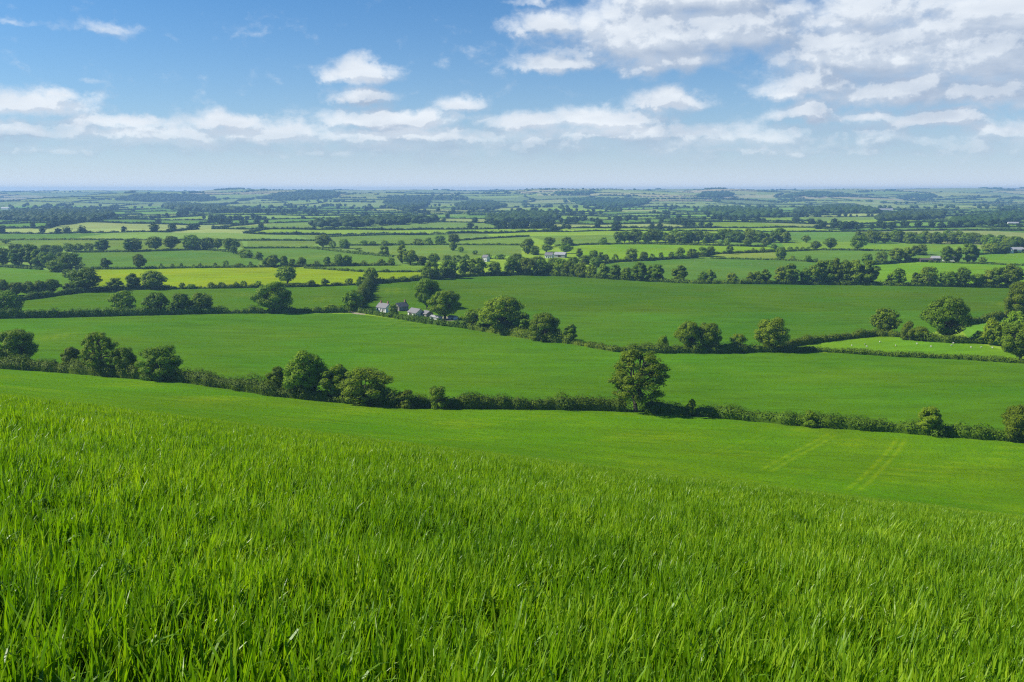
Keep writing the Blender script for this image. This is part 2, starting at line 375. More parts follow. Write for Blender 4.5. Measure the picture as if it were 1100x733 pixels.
def track_dist(P, X, Y):
    d = np.full(X.shape, 1e9)
    for off in (-.95, .95):
        for a, b in zip(P[:-1], P[1:]):
            ab = b - a; L = np.linalg.norm(ab); nrm = np.array([-ab[1], ab[0]]) / L; a2 = a + nrm * off
            q = np.stack([X, Y], 1) - a2; tt = np.clip(q @ ab / L ** 2, 0, 1)
            d = np.minimum(d, np.linalg.norm(q - tt[:, None] * ab, axis=1))
    return d
def build_land():
    th = np.radians(np.concatenate([np.linspace(-64, -38.2, 44), np.linspace(-38, 38, 960), np.linspace(38.2, 64, 44)]))
    rr = [3.0]
    while rr[-1] < 9300:
        r = rr[-1]; rr.append(r + (.5 if r < 70 else 1.2 if r < 330 else min(max(1.2, .45 * r * r / 64000), 110)))
    rr = np.array(rr); nr, nc = len(rr), len(th)
    X = (rr[:, None] * np.sin(th)).ravel(); Y = (-14 + rr[:, None] * np.cos(th)).ravel(); Z = zt(X, Y)
    col = np.empty((len(X), 3)); fid = np.full(len(X), 0)
    # default: the patchwork
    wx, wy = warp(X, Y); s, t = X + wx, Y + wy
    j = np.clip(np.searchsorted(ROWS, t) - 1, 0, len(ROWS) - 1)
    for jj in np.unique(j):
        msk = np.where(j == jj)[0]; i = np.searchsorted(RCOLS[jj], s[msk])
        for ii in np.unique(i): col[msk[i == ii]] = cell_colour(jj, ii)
    for k, (f, poly) in enumerate(zip(FIELDS, FPOLY)):
        b0, b1 = poly.min(0), poly.max(0)
        m = np.where((X >= b0[0]) & (X <= b1[0]) & (Y >= b0[1]) & (Y <= b1[1]))[0]
        m = m[inside(poly, X[m], Y[m])]
        col[m] = f[1]; fid[m] = k + 10
    # hillside up to the nearest hedge
    hx = np.array([ground_at(x, y)[:2] for x, y in NEAR_HEDGE]); hx = hx[np.argsort(hx[:, 0])]
    lim = np.interp(X, hx[:, 0], hx[:, 1])
    m = (Y < lim) & (Y < 330)
    col[m] = G_MEADOW; fid[m] = 2
    fid[m & (Y < 62)] = 1
    hz = (fid == 0) & (Y > 4300); fid[hz] = 3
    # worn wheel tracks and yellower patches in the meadow
    mm = np.where((fid == 2))[0]
    yel = np.array((.200, .290, .004))
    pat = np.clip(.5 * waves(X[mm], Y[mm], 26, 6, 41) + .35 * waves(X[mm], Y[mm] * 2.2, 9, 6, 42) - .18, 0, 1) * .42
    for line, wd, am in TRACKS:
        P = np.array([ground_at(*p)[:2] for p in line])
        d = track_dist(P, X[mm], Y[mm])
        pat = np.maximum(pat, am * .58 * np.exp(-(d / wd) ** 2) * np.clip(.7 + .35 * waves(X[mm], Y[mm], 5, 5, 47), .15, 1))
    col[mm] = col[mm] * (1 - pat[:, None]) + yel * pat[:, None]
    soil = (fid == 1); col[soil] = np.array(G_MEADOW) * np.array((.72, .62, 1.0))
    mb = (fid == 1) & (Y > 40); f = sstep(40, 58, Y[mb])[:, None]; col[mb] = col[mb] * (1 - f) + np.array(G_MEADOW) * f
    # faint yellow scuffs in other fields
    for (x, y, rad, am) in SCUFFS:
        c = ground_at(x, y)[:2]; rad = rad * c[1] / FPX
        e = np.exp(-((X - c[0]) / rad) ** 2 - ((Y - c[1]) / (rad * 2.2)) ** 2) * np.clip(.55 + .6 * waves(X, Y, rad * .5, 5, int(x)), 0, 1) * am
        col += e[:, None] * (np.array((.20, .30, .02)) - col)
    q = (np.arange(nr - 1)[:, None] * nc + np.arange(nc - 1)).ravel()
    F = np.stack([q, q + nc, q + nc + 1, q + 1], 1)
    fi = fid[F[:, 0]]
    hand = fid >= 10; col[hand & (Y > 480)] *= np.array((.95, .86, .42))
    V = np.stack([X, Y, Z], 1)
    for k in np.unique(fi):
        FF = F[fi == k]; u, inv = np.unique(FF, return_inverse=True)
        if k == 0: nm, lab = 'ground', 'flat valley floor patched with small pale and dark green fields'
        elif k == 1: nm, lab = 'hillside', 'steep near hillside under the long grass'
        elif k == 2: nm, lab = 'meadow', 'smooth green meadow running down from the crest to the nearest hedge'
        elif k == 3: nm, lab = 'hills', 'low hazy blue hills along the skyline'
        else:
            lab = FIELDS[k - 10][0]; nm = 'track' if 'track' in lab else 'yard' if 'yard' in lab else 'field'
        me = mesh_np(nm, V[u], inv.reshape(-1, 4), np.full(len(FF), 4), M['land'], True)
        a = me.attributes.new('crop', 'FLOAT_COLOR', 'POINT')
        c4 = np.concatenate([col[u], np.ones((len(u), 1))], 1).astype(np.float32); a.data.foreach_set('color', c4.ravel())
        o = link(nm, me); tag(o, lab, kind='structure')
TRACKS = [([(822, 506), (838, 497), (852, 489), (872, 479), (893, 467)], .55, .75), ([(915, 527), (936, 509), (948, 497), (958, 486), (968, 472)], .55, .8),
          ([(760, 490), (790, 480), (820, 468)], .5, .35), ([(700, 478), (730, 470), (760, 462)], .5, .3), ([(1050, 520), (1052, 500), (1040, 482)], .6, .25)]
SCUFFS = [(1085, 328, 10, .55), (345, 322, 12, .35), (60, 362, 14, .3), (440, 343, 40, .3), (262, 317, 9, .35), (735, 395, 14, .2), (420, 312, 18, .3)]
NEAR_HEDGE = [(-120, 387), (-30, 393), (0, 396), (50, 399), (100, 403), (150, 407), (205, 411), (250, 418), (300, 426), (370, 433), (420, 437), (480, 438), (560, 439), (640, 440), (683, 442), (760, 447), (850, 456), (950, 463), (1040, 470), (1100, 474), (1200, 481)]
build_land()

# ------------------------------------------------------------------ trees
def poisson_shell(n, r, rx, rz, zc, lo, hi, zmin, tries=4000, gap=.0):
    out = []
    for _ in range(tries):
        d = r.normal(size=3); d /= np.linalg.norm(d)
        f = r.uniform(lo, hi)
        p = np.array([d[0] * rx * f, d[1] * rx * f, zc + d[2] * rz * f])
        if p[2] < zmin: continue
        if all(np.linalg.norm(p - q) > gap for q in out): out.append(p)
        if len(out) >= n: break
    return np.array(out)

def tree_proto(kind, seed, n_leaf, leaf, limbs=True):
    """a tree 10 m tall: returns (crown mesh, trunk mesh, width)"""
    r = np.random.default_rng(seed); h = 10.0
    spec = {   # spread, profile (height, reach), clumps, clump radius
        'oak': (5.0, [(.20, .22), (.28, .68), (.40, .95), (.56, 1.0), (.72, .95), (.85, .78), (.95, .50), (1, .25)], 60, (.95, 1.6)),
        'round': (5.4, [(.04, .55), (.18, .86), (.38, 1.0), (.58, 1.0), (.75, .90), (.88, .68), (.96, .42), (1, .2)], 60, (1.0, 1.7)),
        'tall': (3.6, [(.10, .30), (.22, .74), (.4, .97), (.6, 1.0), (.78, .84), (.9, .56), (1, .2)], 44, (.9, 1.4)),
        'ash': (4.3, [(.20, .35), (.28, .82), (.36, 1.0), (.54, 1.0), (.70, .90), (.83, .74), (.94, .50), (1, .2)], 112, (.46, .86)),
        'shrub': (6.2, [(0, .7), (.2, 1.0), (.45, .97), (.7, .75), (.9, .4), (1, .1)], 30, (1.3, 2.2))}[kind]
    rx, prof, nc, cr = spec; pz = np.array([p[0] for p in prof]) * 10; pr = np.array([p[1] for p in prof]) * rx
    ph1, ph2, ph3 = r.uniform(0, 6.28, 3); C = []; R = []
    gap = cr[0] * .85
    for _ in range(6000):
        z = r.uniform(pz[0], 9.6); a = r.uniform(0, 6.28); c0 = r.uniform(*cr)
        reach = np.interp(z, pz, pr) * (1 + .13 * math.sin(a + ph1 + z * .25) + .10 * math.sin(2 * a + ph2 - z * .5) + .07 * math.sin(3 * a + ph3 + z))
        m_ = max(reach - c0 * .62, 0); f = math.sqrt(r.uniform(.30, 1.0)); p = np.array([math.cos(a) * m_ * f, math.sin(a) * m_ * f, min(z, 10 - c0 * .6)])
        if C and np.min(np.sum((np.array(C) - p) ** 2, 1)) < gap * gap: continue
        C.append(p); R.append(c0)
        if len(C) >= nc: break
    C = np.array(C); R = np.array(R)[:, None] * np.array([1, 1, .74]) * r.uniform(.85, 1.15, (len(C), 3)); zc = 5.4
    g = Geo()
    V, F = clump_leaves(C, R, int(n_leaf * .8), leaf, r, np.array([0, 0, zc * .8]), rough=.34, shell=(.68 if kind != 'ash' else .3, 1.03))
    g.quads(V, F)
    # stray sprays breaking the outline
    n2 = int(n_leaf * .2); idx = r.integers(0, len(C), n2); d = r.normal(size=(n2, 3)); d /= np.linalg.norm(d, axis=1, keepdims=True)
    P = C[idx] + d * R[idx] * r.uniform(.92, 1.16, (n2, 1)); g.quads(*leaf_quads(P, d + .5 * r.normal(size=(n2, 3)), leaf * .8, r))
    allv = np.concatenate(g.V); top = allv[:, 2].max(); sc = h / top
    for i in range(len(g.V)): g.V[i] = g.V[i] * sc
    C = C * sc
    wdt = np.percentile(np.abs(np.concatenate(g.V)[:, :2]), 97.5) * 2.1
    t = Geo(); tr = .34 if kind in ('oak', 'round') else .27
    bend = r.normal(size=2) * .15
    fork = {'oak': 2.6, 'round': 1.8, 'tall': 2.4, 'ash': 2.2}.get(kind, 1.0)
    tube(t, [(0, 0, -.4), (0, 0, .15), (bend[0] * .4, bend[1] * .4, fork * .6), (bend[0], bend[1], fork)], [tr * 1.5, tr * 1.15, tr * .95, tr * .9], 8)
    if limbs:
        base = np.array([bend[0], bend[1], fork])
        if kind == 'ash':                      # several long rising stems
            stems = []
            for q in range(6):
                a = q * 1.05 + r.uniform(-.3, .3); top_ = np.array([np.cos(a) * r.uniform(.5, 1.6), np.sin(a) * r.uniform(.5, 1.6), r.uniform(7.2, 8.9)])
                mid_ = base + (top_ - base) * .45 + np.array([np.cos(a), np.sin(a), 0]) * .35
                tube(t, [base - [0, 0, .3], base + (mid_ - base) * .5, mid_, top_], [tr * .62, tr * .5, tr * .38, .04], 6); stems.append((mid_, top_))
            for c in C:
                m_, t_ = stems[int(np.argmin([np.linalg.norm(c[:2] - s[0][:2] * 2) for s in stems]))]
                f = np.clip((c[2] - 1.2 - m_[2]) / (t_[2] - m_[2]), -.3, .9); s0 = m_ + (t_ - m_) * max(f, 0) if f >= 0 else base + (m_ - base) * (1 + f)
                tube(t, [s0, (s0 + c) / 2 + [0, 0, .15], c], [.085, .055, .025], 4)
        else:
            for c in C[::2]:
                m_ = base + (c - base) * .5 + np.array([0, 0, -.25]) + r.normal(size=3) * .15
                tube(t, [base - [0, 0, .25], m_, c], [tr * .5, tr * .28, .04], 5)
    return g, t, wdt

PROTO = {}
def proto(kind, lod, var):
    key = (kind, lod, var)
    if key in PROTO: return PROTO[key]
    nl, lf = {0: (21000, .32), 1: (5200, .58), 2: (640, 1.25)}[lod]
    if kind == 'ash' and lod == 0: nl, lf = 13500, .25
    sd = {'oak': 100, 'round': 200, 'tall': 300, 'ash': 400, 'shrub': 500}[kind] + var * 7
    g, t, w = tree_proto(kind, sd, nl, lf, limbs=lod < 2)
    mm = M['ash'] if kind == 'ash' else M['bush'] if kind in ('shrub', 'round') else M['oak']
    if lod == 2:
        pass
    if True:
        PROTO[key] = (g.mesh('crown', mm), t.mesh('trunk', M['bark'], True), w, None)
    return PROTO[key]

TREE_SRC = {}
NTREE = 0
def tree(x, yb, yt, wpx, kind, label, group=None, cat=None, name=None):
    """a tree standing where the photograph shows its foot, with its real height and spread"""
    global NTREE
    NTREE += 1
    P = ground_at(x, yb); mpp = P[1] / FPX * (1 + .0)           # metres per pixel at that distance
    hm = (yb - yt) * mpp * 1.02; wm = wpx * mpp
    hpx = yb - yt
    lod = 0 if hpx > 31 else 1 if hpx > 9.5 else 2
    var = NTREE % {0: 4, 1: 4, 2: 4}[lod]
    if kind == 'ash': var = NTREE % 2
    cm, tm, w0, _ = proto(kind, lod, var)
    r = np.random.default_rng(NTREE)
    sc = (wm / w0, wm / w0 * r.uniform(.9, 1.1), hm / 10.0); rz = r.uniform(0, 6.28)
    name = name or ('shrub' if kind == 'shrub' else 'tree'); cat = cat or name
    loc = (P[0], P[1], P[2] - .05)
    key = (kind, lod, var)
    if True:
        o = empty(name, loc, rz, sc)
        if key in TREE_SRC:
            for ch in TREE_SRC[key]:
                c = ch.copy(); COL.objects.link(c); c.parent = o
        else:
            TREE_SRC[key] = (link('crown', cm, o), link('trunk', tm, o))
    tag(o, label, cat, group)
    return o

ORD = ['first', 'second', 'third', 'fourth', 'fifth', 'sixth', 'seventh', 'eighth', 'ninth', 'tenth', 'eleventh', 'twelfth', 'thirteenth', 'fourteenth', 'fifteenth', 'sixteenth', 'seventeenth', 'eighteenth', 'nineteenth', 'twentieth',
       'twenty-first', 'twenty-second', 'twenty-third', 'twenty-fourth', 'twenty-fifth', 'twenty-sixth', 'twenty-seventh', 'twenty-eighth', 'twenty-ninth', 'thirtieth']

ONE = [
 (16, 394.5, 353, 44, 'oak', 'broad dark tree at the left end of the nearest hedge'),
 (78, 400, 371, 22, 'tall', 'small dark tree on the left of the tall pale tree in the nearest hedge'),
 (106, 403, 355, 44, 'ash', 'tall pale tree with feathery crown standing between two darker bushes in the nearest hedge'),
 (134, 405, 371, 25, 'round', 'dark bushy tree touching the right side of the tall pale tree'),
 (175, 408, 370, 43, 'round', 'round dense tree with sunlit top standing alone in the nearest hedge'),
 (299, 424, 392, 21, 'tall', 'small dark tree left of the tall leafy tree in the nearest hedge'),
 (330, 428, 374, 46, 'oak', 'tall leafy tree, highest of the clump left of centre in the nearest hedge'),
 (361, 431, 390, 30, 'tall', 'dark middle tree squeezed between the tall leafy tree and the wide bushy one'),
 (391, 434, 394, 55, 'round', 'wide bushy tree with rounded top, right end of the clump in the nearest hedge'),
 (683, 442.5, 372.0, 60, 'ash', 'large solitary tree with visible branching trunk standing in the nearest hedge'),
 (1093, 474, 431, 36, 'round', 'round bright green tree at the right end of the nearest hedge'),
 (459, 332, 298.5, 28, 'oak', 'tall tree behind the barn, farther of the two farmyard trees'),
 (478, 343, 311.5, 31, 'oak', 'broad bright tree in front of the farm yard, nearer of the two farmyard trees'),
 (422.5, 341, 326, 10, 'round', 'small round tree hiding the right end of the white cottage'),
 (511, 353, 331, 28, 'round', 'low bushy tree at the left foot of the big dark tree right of the farm'),
 (541, 359, 317.5, 45, 'oak', 'biggest dark tree of the clump right of the farm'),
 (524, 356, 336, 20, 'tall', 'small dark tree in front of the biggest tree right of the farm'),
 (562, 361, 335, 22, 'tall', 'narrow dark tree on the right flank of the biggest tree of the farm clump'),
 (585, 366, 334.5, 34, 'round', 'round tree at the right end of the clump beside the farm'),
 (740, 377.5, 344.5, 27, 'oak', 'left tree of the touching pair in the hedge below the large deep green field'),
 (760, 377.5, 345.5, 25, 'oak', 'right tree of the touching pair in the hedge below the large deep green field'),
 (830, 377, 340, 34, 'oak', 'dense round tree where two hedges meet, left of the bright sheep field'),
 (949, 360, 330.5, 28, 'oak', 'medium round tree on the upper hedge of the bright sheep field'),
 (1017, 366, 318, 45, 'oak', 'large dark tree at the top corner of the bright sheep field'),
 (1096, 344, 302, 32, 'oak', 'tall dark tree at the right edge above the sheep field'),
 (1096, 388, 343, 38, 'oak', 'big dark tree at the right edge beside the end of the trimmed hedge'),
 (294, 335.5, 302.5, 38, 'oak', 'largest tree on the hedge above the broad smooth field, left half'),
 (379, 334, 311.5, 21, 'round', 'dark round tree at the near end of the uphill hedge left of the cottage'),
 (388, 308.5, 297, 11, 'round', 'small tree at the far end of the uphill hedge left of the cottage'),
 (93, 313, 287.5, 29, 'oak', 'big dark tree at the near corner of the wood on the left'),
 (309, 305, 285.3, 22, 'oak', 'broad lone tree standing in front of the bright yellow-green field'),
 (399, 304.5, 287.5, 15, 'oak', 'round tree at the right corner of the bright yellow-green field'),
 (487, 263, 251.5, 13, 'oak', 'dark round tree at the meeting of two pale fields in the centre'),
 (486.5, 269.5, 259.5, 9, 'tall', 'small tree standing just below the dark round tree between the pale fields'),
 (347, 266, 252, 19, 'oak', 'wide dark tree on the hill crest left of centre'),
 (892, 268, 255.5, 13, 'oak', 'dark tree above the smooth field, left of the pair'),
 (921, 269, 253, 16, 'oak', 'larger dark tree above the smooth field, right of the pair'),
 (678, 280, 266.5, 13, 'round', 'largest round tree along the hedge under the lime green field'),
 (149.5, 289, 273, 14, 'oak', 'lone round tree with bare trunk on the hedge above the yellow-green field'),
 (113.5, 289, 277, 11, 'tall', 'small pointed tree left of the lone round tree on the same hedge'),
]
for t in ONE: tree(*t)

ROWT = [   # where, group, kinds, list of (x, foot, top, width)
 ('shrub', 'growing out of the nearest hedge', 'shrubs in the nearest hedge', [(437, 438, 418, 24), (470, 438.5, 413, 23), (743, 447, 427, 10), (870, 458, 440, 22), (997, 467, 435, 25)]),
 ('mix', 'along the hedge above the broad smooth field, left half', 'trees above the broad smooth field', [(5, 336, 311, 32), (133, 337, 311.5, 25), (169, 337, 314, 26), (194, 337, 314.5, 20), (216, 336.5, 314, 22), (356, 335.5, 326.5, 13)]),
 ('mix', 'in front of the small field below the left wood', 'trees on the lower left hedge', [(3, 318, 300, 15), (18, 318, 303, 18), (31, 317.5, 302, 14), (43, 317, 301, 13), (56, 316, 299.5, 16), (74, 314.5, 304, 11), (83, 314, 303, 11)]),
 ('mix', 'in the dark wood on the left', 'trees of the left wood', [(4, 285, 266, 17), (17, 274, 262, 16), (18, 286, 267, 15), (33, 286, 262, 19), (42, 287, 268, 14), (50, 273, 263, 14), (51, 288, 271, 17), (61, 274, 263, 15), (61, 292, 279, 22), (67, 285, 271, 17), (76, 291, 271, 25), (6, 262, 257.5, 9), (73, 298, 289, 11), (80, 302, 290, 13)]),
 ('mix', 'along the curved hedge above the smooth field, left', 'trees on the curved left hedge', [(73, 270.5, 261, 12), (84, 270.5, 261.3, 12), (96, 270.5, 261, 12), (110, 270, 257.5, 14), (139, 270.5, 256.5, 11), (147, 270.3, 257, 11), (167, 269, 254, 17), (184, 268.5, 253.5, 16), (206, 268, 252.5, 20), (224, 268, 255, 13), (234, 268, 256, 12), (248, 271, 256, 17), (251, 273, 264, 8), (264, 277, 267.5, 15), (278, 279.5, 270.5, 9)]),
 ('bushes', 'on the hedge above the yellow-green field', 'bushes above the yellow-green field', [(173, 288.4, 283, 4.5), (185.5, 288.4, 283.3, 5), (195, 288.3, 282.5, 4), (208, 288, 284, 5), (215, 288, 282.7, 4), (231, 287.6, 281.8, 5.5), (243, 287.6, 279.6, 6.5), (257, 287.3, 282.5, 9), (269, 287, 281, 5.5)]),
 ('mix', 'in front of the bright yellow-green field', 'trees below the yellow-green field', [(125, 312.5, 298.6, 15), (143, 311, 293.3, 14), (164, 311, 290.8, 26), (196, 310.5, 303.5, 7), (205, 310.5, 305, 9), (227, 309.8, 302.8, 8), (238, 309.6, 302.8, 8), (254, 309, 302.5, 5.5), (262, 309, 301.5, 8), (278, 309, 301.5, 9), (335, 308, 300.5, 9), (349, 307.5, 299, 9), (375, 306.5, 299, 8.5)]),
 ('mix', 'along the hedge above the thin strip field, left of centre', 'trees above the strip field', [(286, 287, 277, 8), (294, 287.3, 273.5, 14), (305, 287.3, 274.7, 9.5), (314, 286.5, 278, 8), (324, 286.5, 276, 10), (340, 286, 280, 7), (351.5, 286, 275.7, 7.5), (364, 286, 273, 10.5), (373, 286, 274, 10.5), (391, 285.3, 279.5, 6.5), (409, 285, 278, 9), (420, 285, 276.5, 8)]),
 ('bushes', 'on the hedge just behind the white cottage', 'bushes on the hedge behind the cottage', [(422, 303, 296.5, 7), (434, 302.5, 296.5, 12), (447, 301.5, 295, 9)]),
 ('mix', 'along the top of the large deep green field, left half', 'trees on top of the large field, left half', [(463, 300, 281, 19), (482, 299, 279, 20), (498, 296.5, 278, 13), (512, 296, 276.5, 20), (532, 296, 281.5, 14), (548, 295.5, 276, 13), (558, 295.5, 279, 11), (567, 296, 277, 18), (581, 296, 279, 16), (591, 296, 281, 14), (603, 296.5, 277.5, 19), (610, 297, 281, 14), (618, 297.5, 283, 11), (624, 298, 282, 13), (635, 298.5, 284, 12), (648.5, 299.5, 283, 12), (661, 300.2, 284.3, 11.5), (673, 301, 287, 12), (687, 301.8, 281.3, 16), (697, 302, 285, 10)]),
 ('mix', 'along the top of the large deep green field, right half', 'trees on top of the large field, right half', [(706.5, 302.5, 284, 14.5), (730, 303, 284.3, 16), (755, 304.5, 291.5, 11), (763, 304.5, 289.5, 10), (786, 304.8, 293, 12), (806, 305, 292, 9), (813, 305, 291, 10), (822, 305, 289, 11), (838, 305, 286, 13), (848, 305.3, 282.8, 19), (865, 305.5, 287.5, 13), (878, 305.6, 280, 19), (889, 305.7, 279.5, 15), (897, 305.8, 276.5, 13), (907, 305.8, 279, 17), (919, 306, 279, 20), (932, 306, 279.5, 20), (955, 306.3, 298, 8), (964.5, 306.5, 287.5, 17), (983, 307, 292.5, 8), (996, 307, 286.3, 21), (1018, 307.6, 291, 17), (1033, 308, 287.3, 18), (1050, 308.2, 294, 14), (1061, 308.3, 290, 14), (1071, 308.5, 287, 18), (1085, 309, 283.3, 27)]),
 ('bushes', 'on the hedge below the large deep green field', 'bushes below the large field', [(612, 368, 347.5, 15), (712, 378, 359.5, 16), (793, 377.5, 357.5, 17), (975, 365, 343.5, 18), (989, 366, 350, 16)]),
 ('bushes', 'in the thicket right of the large dark tree', 'bushes of the right thicket', [(1051, 369, 355, 13), (1064, 371, 340, 17), (1076, 372, 345, 21), (1089, 364, 333, 24)]),
 ('mix', 'in the copse among pale fields in the centre', 'trees of the central copse', [(432, 283, 263, 10), (441, 284.5, 268.5, 17), (453, 285, 275, 11), (466, 284.5, 272.3, 14), (480, 282, 274, 11), (491, 281, 274, 11), (500, 281, 273, 9)]),
 ('bushes', 'along the hedge between the pale fields in the centre', 'bushes between the pale fields', [(370, 267, 257, 12), (357, 267, 259, 9), (385, 271.5, 266, 10), (391, 264, 258, 8.5), (400, 264, 259, 7), (413, 264, 258.3, 9), (413, 274.5, 264.3, 12), (431, 263.5, 258, 9), (449, 263.5, 256.5, 13), (461, 263.5, 255, 9.5), (473, 263, 252.8, 11), (495, 271, 265, 7), (523, 278, 272, 13), (537, 278.5, 273, 13), (510, 273.5, 269, 6)]),
 ('mix', 'around the hidden farm in the centre wood', 'trees round the hidden farm', [(555, 284, 272, 14), (567, 273, 256.5, 14), (574, 274, 264, 10), (587, 271, 262, 13), (590, 265, 255, 12), (607, 272.5, 261, 13), (609, 264, 254.3, 12.5), (577, 287, 275, 16), (595, 288, 277, 16), (622, 277, 267, 7), (628, 284, 274, 13), (638, 281, 268.7, 10), (640, 287, 276, 13), (645, 282, 271, 7), (616, 287, 276, 12)]),
 ('bushes', 'along the hedge under the lime green field', 'bushes under the lime field', [(651, 281.5, 273, 6.5), (661, 281, 272.3, 7.5), (692, 280.3, 270.3, 9), (700, 279.8, 272, 7), (710, 279, 271, 6), (721, 278.5, 270, 7.5), (731, 278, 265.8, 12), (743, 277.3, 267.3, 11), (754, 276, 265, 11), (763, 275.5, 264.3, 10.5), (783.5, 273, 263.3, 7.5), (809, 271.3, 266, 4.5), (819, 271.2, 265, 6), (831, 271, 261.8, 8), (838, 279, 265, 12)]),
 ('mix', 'on the hedge over the lime green field', 'trees above the lime field', [(648, 263, 254.8, 9), (664, 262.5, 256, 5), (757, 263.5, 255, 5), (774, 264, 259.3, 6), (781, 264, 255.5, 7), (803, 265, 254.8, 9), (823, 265.3, 254.8, 11)]),
 ('mix', 'along the hedges left of the distant barns', 'trees left of the distant barns', [(851, 280, 274.7, 6), (867, 281.5, 274.2, 8.5), (876, 282, 277.5, 6), (876, 268.5, 258.8, 10), (866, 261, 253, 10), (849, 269.5, 265, 5.5), (856, 269.3, 264.8, 5), (862, 269, 265, 5), (868, 269, 264.8, 5), (931.5, 284, 272.5, 11.5), (947, 283.5, 269.8, 13), (963, 282, 266.3, 15), (975, 281, 265.8, 12), (982, 274, 264, 9.5), (990, 274, 262, 11.5)]),
 ('mix', 'around the distant barns', 'trees round the distant barns', [(1016.5, 282, 264.3, 14), (1028, 282, 265.3, 9), (1039, 282, 261.8, 14), (1046, 282, 262.5, 9), (1055, 283, 275.7, 9), (1064, 272.5, 261, 19), (1078, 272, 262, 11)]),
]
KINDS = {'mix': ['oak', 'round', 'tall', 'oak'], 'bushes': ['round', 'shrub', 'round'], 'shrub': ['shrub', 'round']}
for kset, where, grp, lst in ROWT:
    lst = sorted(lst); n = len(lst); hs = [b - t for _, b, t, _ in lst]
    for i, (x, b, t, w) in enumerate(lst):
        ks = KINDS[kset]; kind = ks[(int(x * 3.7) + i) % len(ks)]
        ratio = w / (b - t)
        if ratio > 1.15 and kind == 'tall': kind = 'round'
        if ratio < .8: kind = 'tall'
        if kset == 'mix' and ratio < 1.1 and b - t < 7: kind = 'tall' if i % 2 else 'oak'
        adj = 'tallest' if b - t == max(hs) and hs.count(b - t) == 1 else 'smallest' if b - t == min(hs) and hs.count(b - t) == 1 else ('wide' if ratio > 1.15 else 'slim' if ratio < .72 else 'round')
        noun = 'tree' if kset == 'mix' else 'shrub' if kset == 'shrub' else 'bush'
        lab = f'{adj} {noun}, ' + ('leftmost' if i == 0 else 'rightmost' if i == n - 1 else ORD[i] + ' from left') + f' {where}'
        if len(lab.split()) > 16: print('LONG', lab)
        tree(x, b, t, w, kind, lab, grp, noun, noun)

# the two dark wooded belts, tree by tree
def belt(pts, n, top, wid, seed, grp, lab):
    r = np.random.default_rng(seed); xs = np.sort(np.linspace(pts[0][0], pts[-1][0], n) + r.uniform(-2.5, 2.5, n))
    for x in xs:
        yb = np.interp(x, [p[0] for p in pts], [p[1] for p in pts]) - r.uniform(0, 2.0)
        tree(x, yb, yb - top * r.uniform(.75, 1.1), wid * r.uniform(.8, 1.2), ['oak', 'round', 'tall', 'oak'][r.integers(4)], lab, grp, 'tree')
belt([(664, 262), (720, 262.3), (800, 261), (846, 261)], 34, 13, 12, 61, 'trees of the dark belt right of centre', 'dark tree merged into the straight wooded belt above the lime green field')
belt([(922, 262), (975, 262), (1040, 263), (1062, 266), (1105, 269)], 36, 12.5, 12, 62, 'trees of the wooded belt on the right', 'rounded tree merged into the wooded belt behind the distant barns')

# ------------------------------------------------------------------ hedges
def hedge_geo(g, P, w, h, leaf, r, cover=1.5, rag=.25):
    """leafy strip along the ground line P (n,2): an uneven core with leaf sprays over it"""
    P = np.asarray(P, float); L = np.concatenate([[0], np.cumsum(np.linalg.norm(np.diff(P, axis=0), axis=1))])
    step = max(w * .55, leaf * 1.2); n = max(3, int(L[-1] / step)); s = np.linspace(0, L[-1], n)
    X = np.interp(s, L, P[:, 0]); Y = np.interp(s, L, P[:, 1])
    tx = np.gradient(X); ty = np.gradient(Y); q = np.hypot(tx, ty) + 1e-9; nx, ny = -ty / q, tx / q
    k = np.clip(1 + rag * (waves(s, s * 0, 14 * h / 2.5, 4, int(r.integers(1e6))) * .6 + r.normal(size=n) * .55), .45, 1.9)
    Z = zt(X, Y); hh = h * k; ww = w * np.clip(k, .7, 1.3)
    # core
    prof = np.array([[-.42, 0], [-.40, .5], [-.24, .80], [.24, .80], [.40, .5], [.42, 0]])
    V = np.stack([np.stack([X + nx * ww * a, Y + ny * ww * a, Z - .15 + (hh * b if b else 0)], 1) for a, b in prof], 1)
    m = len(prof); idx = np.arange(n - 1)[:, None] * m + np.arange(m - 1)
    F = np.stack([idx, idx + 1, idx + m + 1, idx + m], -1).reshape(-1, 4); g.quads(V.reshape(-1, 3), F)
    cap0 = np.arange(m); g.add(V[0], cap0[::-1], [m]); g.add(V[-1], cap0, [m])
    C = np.stack([X + r.normal(size=n) * w * .12, Y + r.normal(size=n) * w * .12, Z + hh * .5], 1)
    R = np.stack([ww * .58, ww * .58, hh * .56], 1)
    nl = int(cover * (L[-1] * (2 * h + w)) / (leaf * leaf * .55)); nl = min(nl, 170000)
    Vq, Fq = clump_leaves(C, R, nl, leaf, r, None, rough=.34, shell=(.75, 1.12), up=.3)
    low = Vq.reshape(-1, 4, 3)[:, :, 2].min(1) > np.repeat(0, nl) - 1e9
    g.quads(Vq, Fq[low])

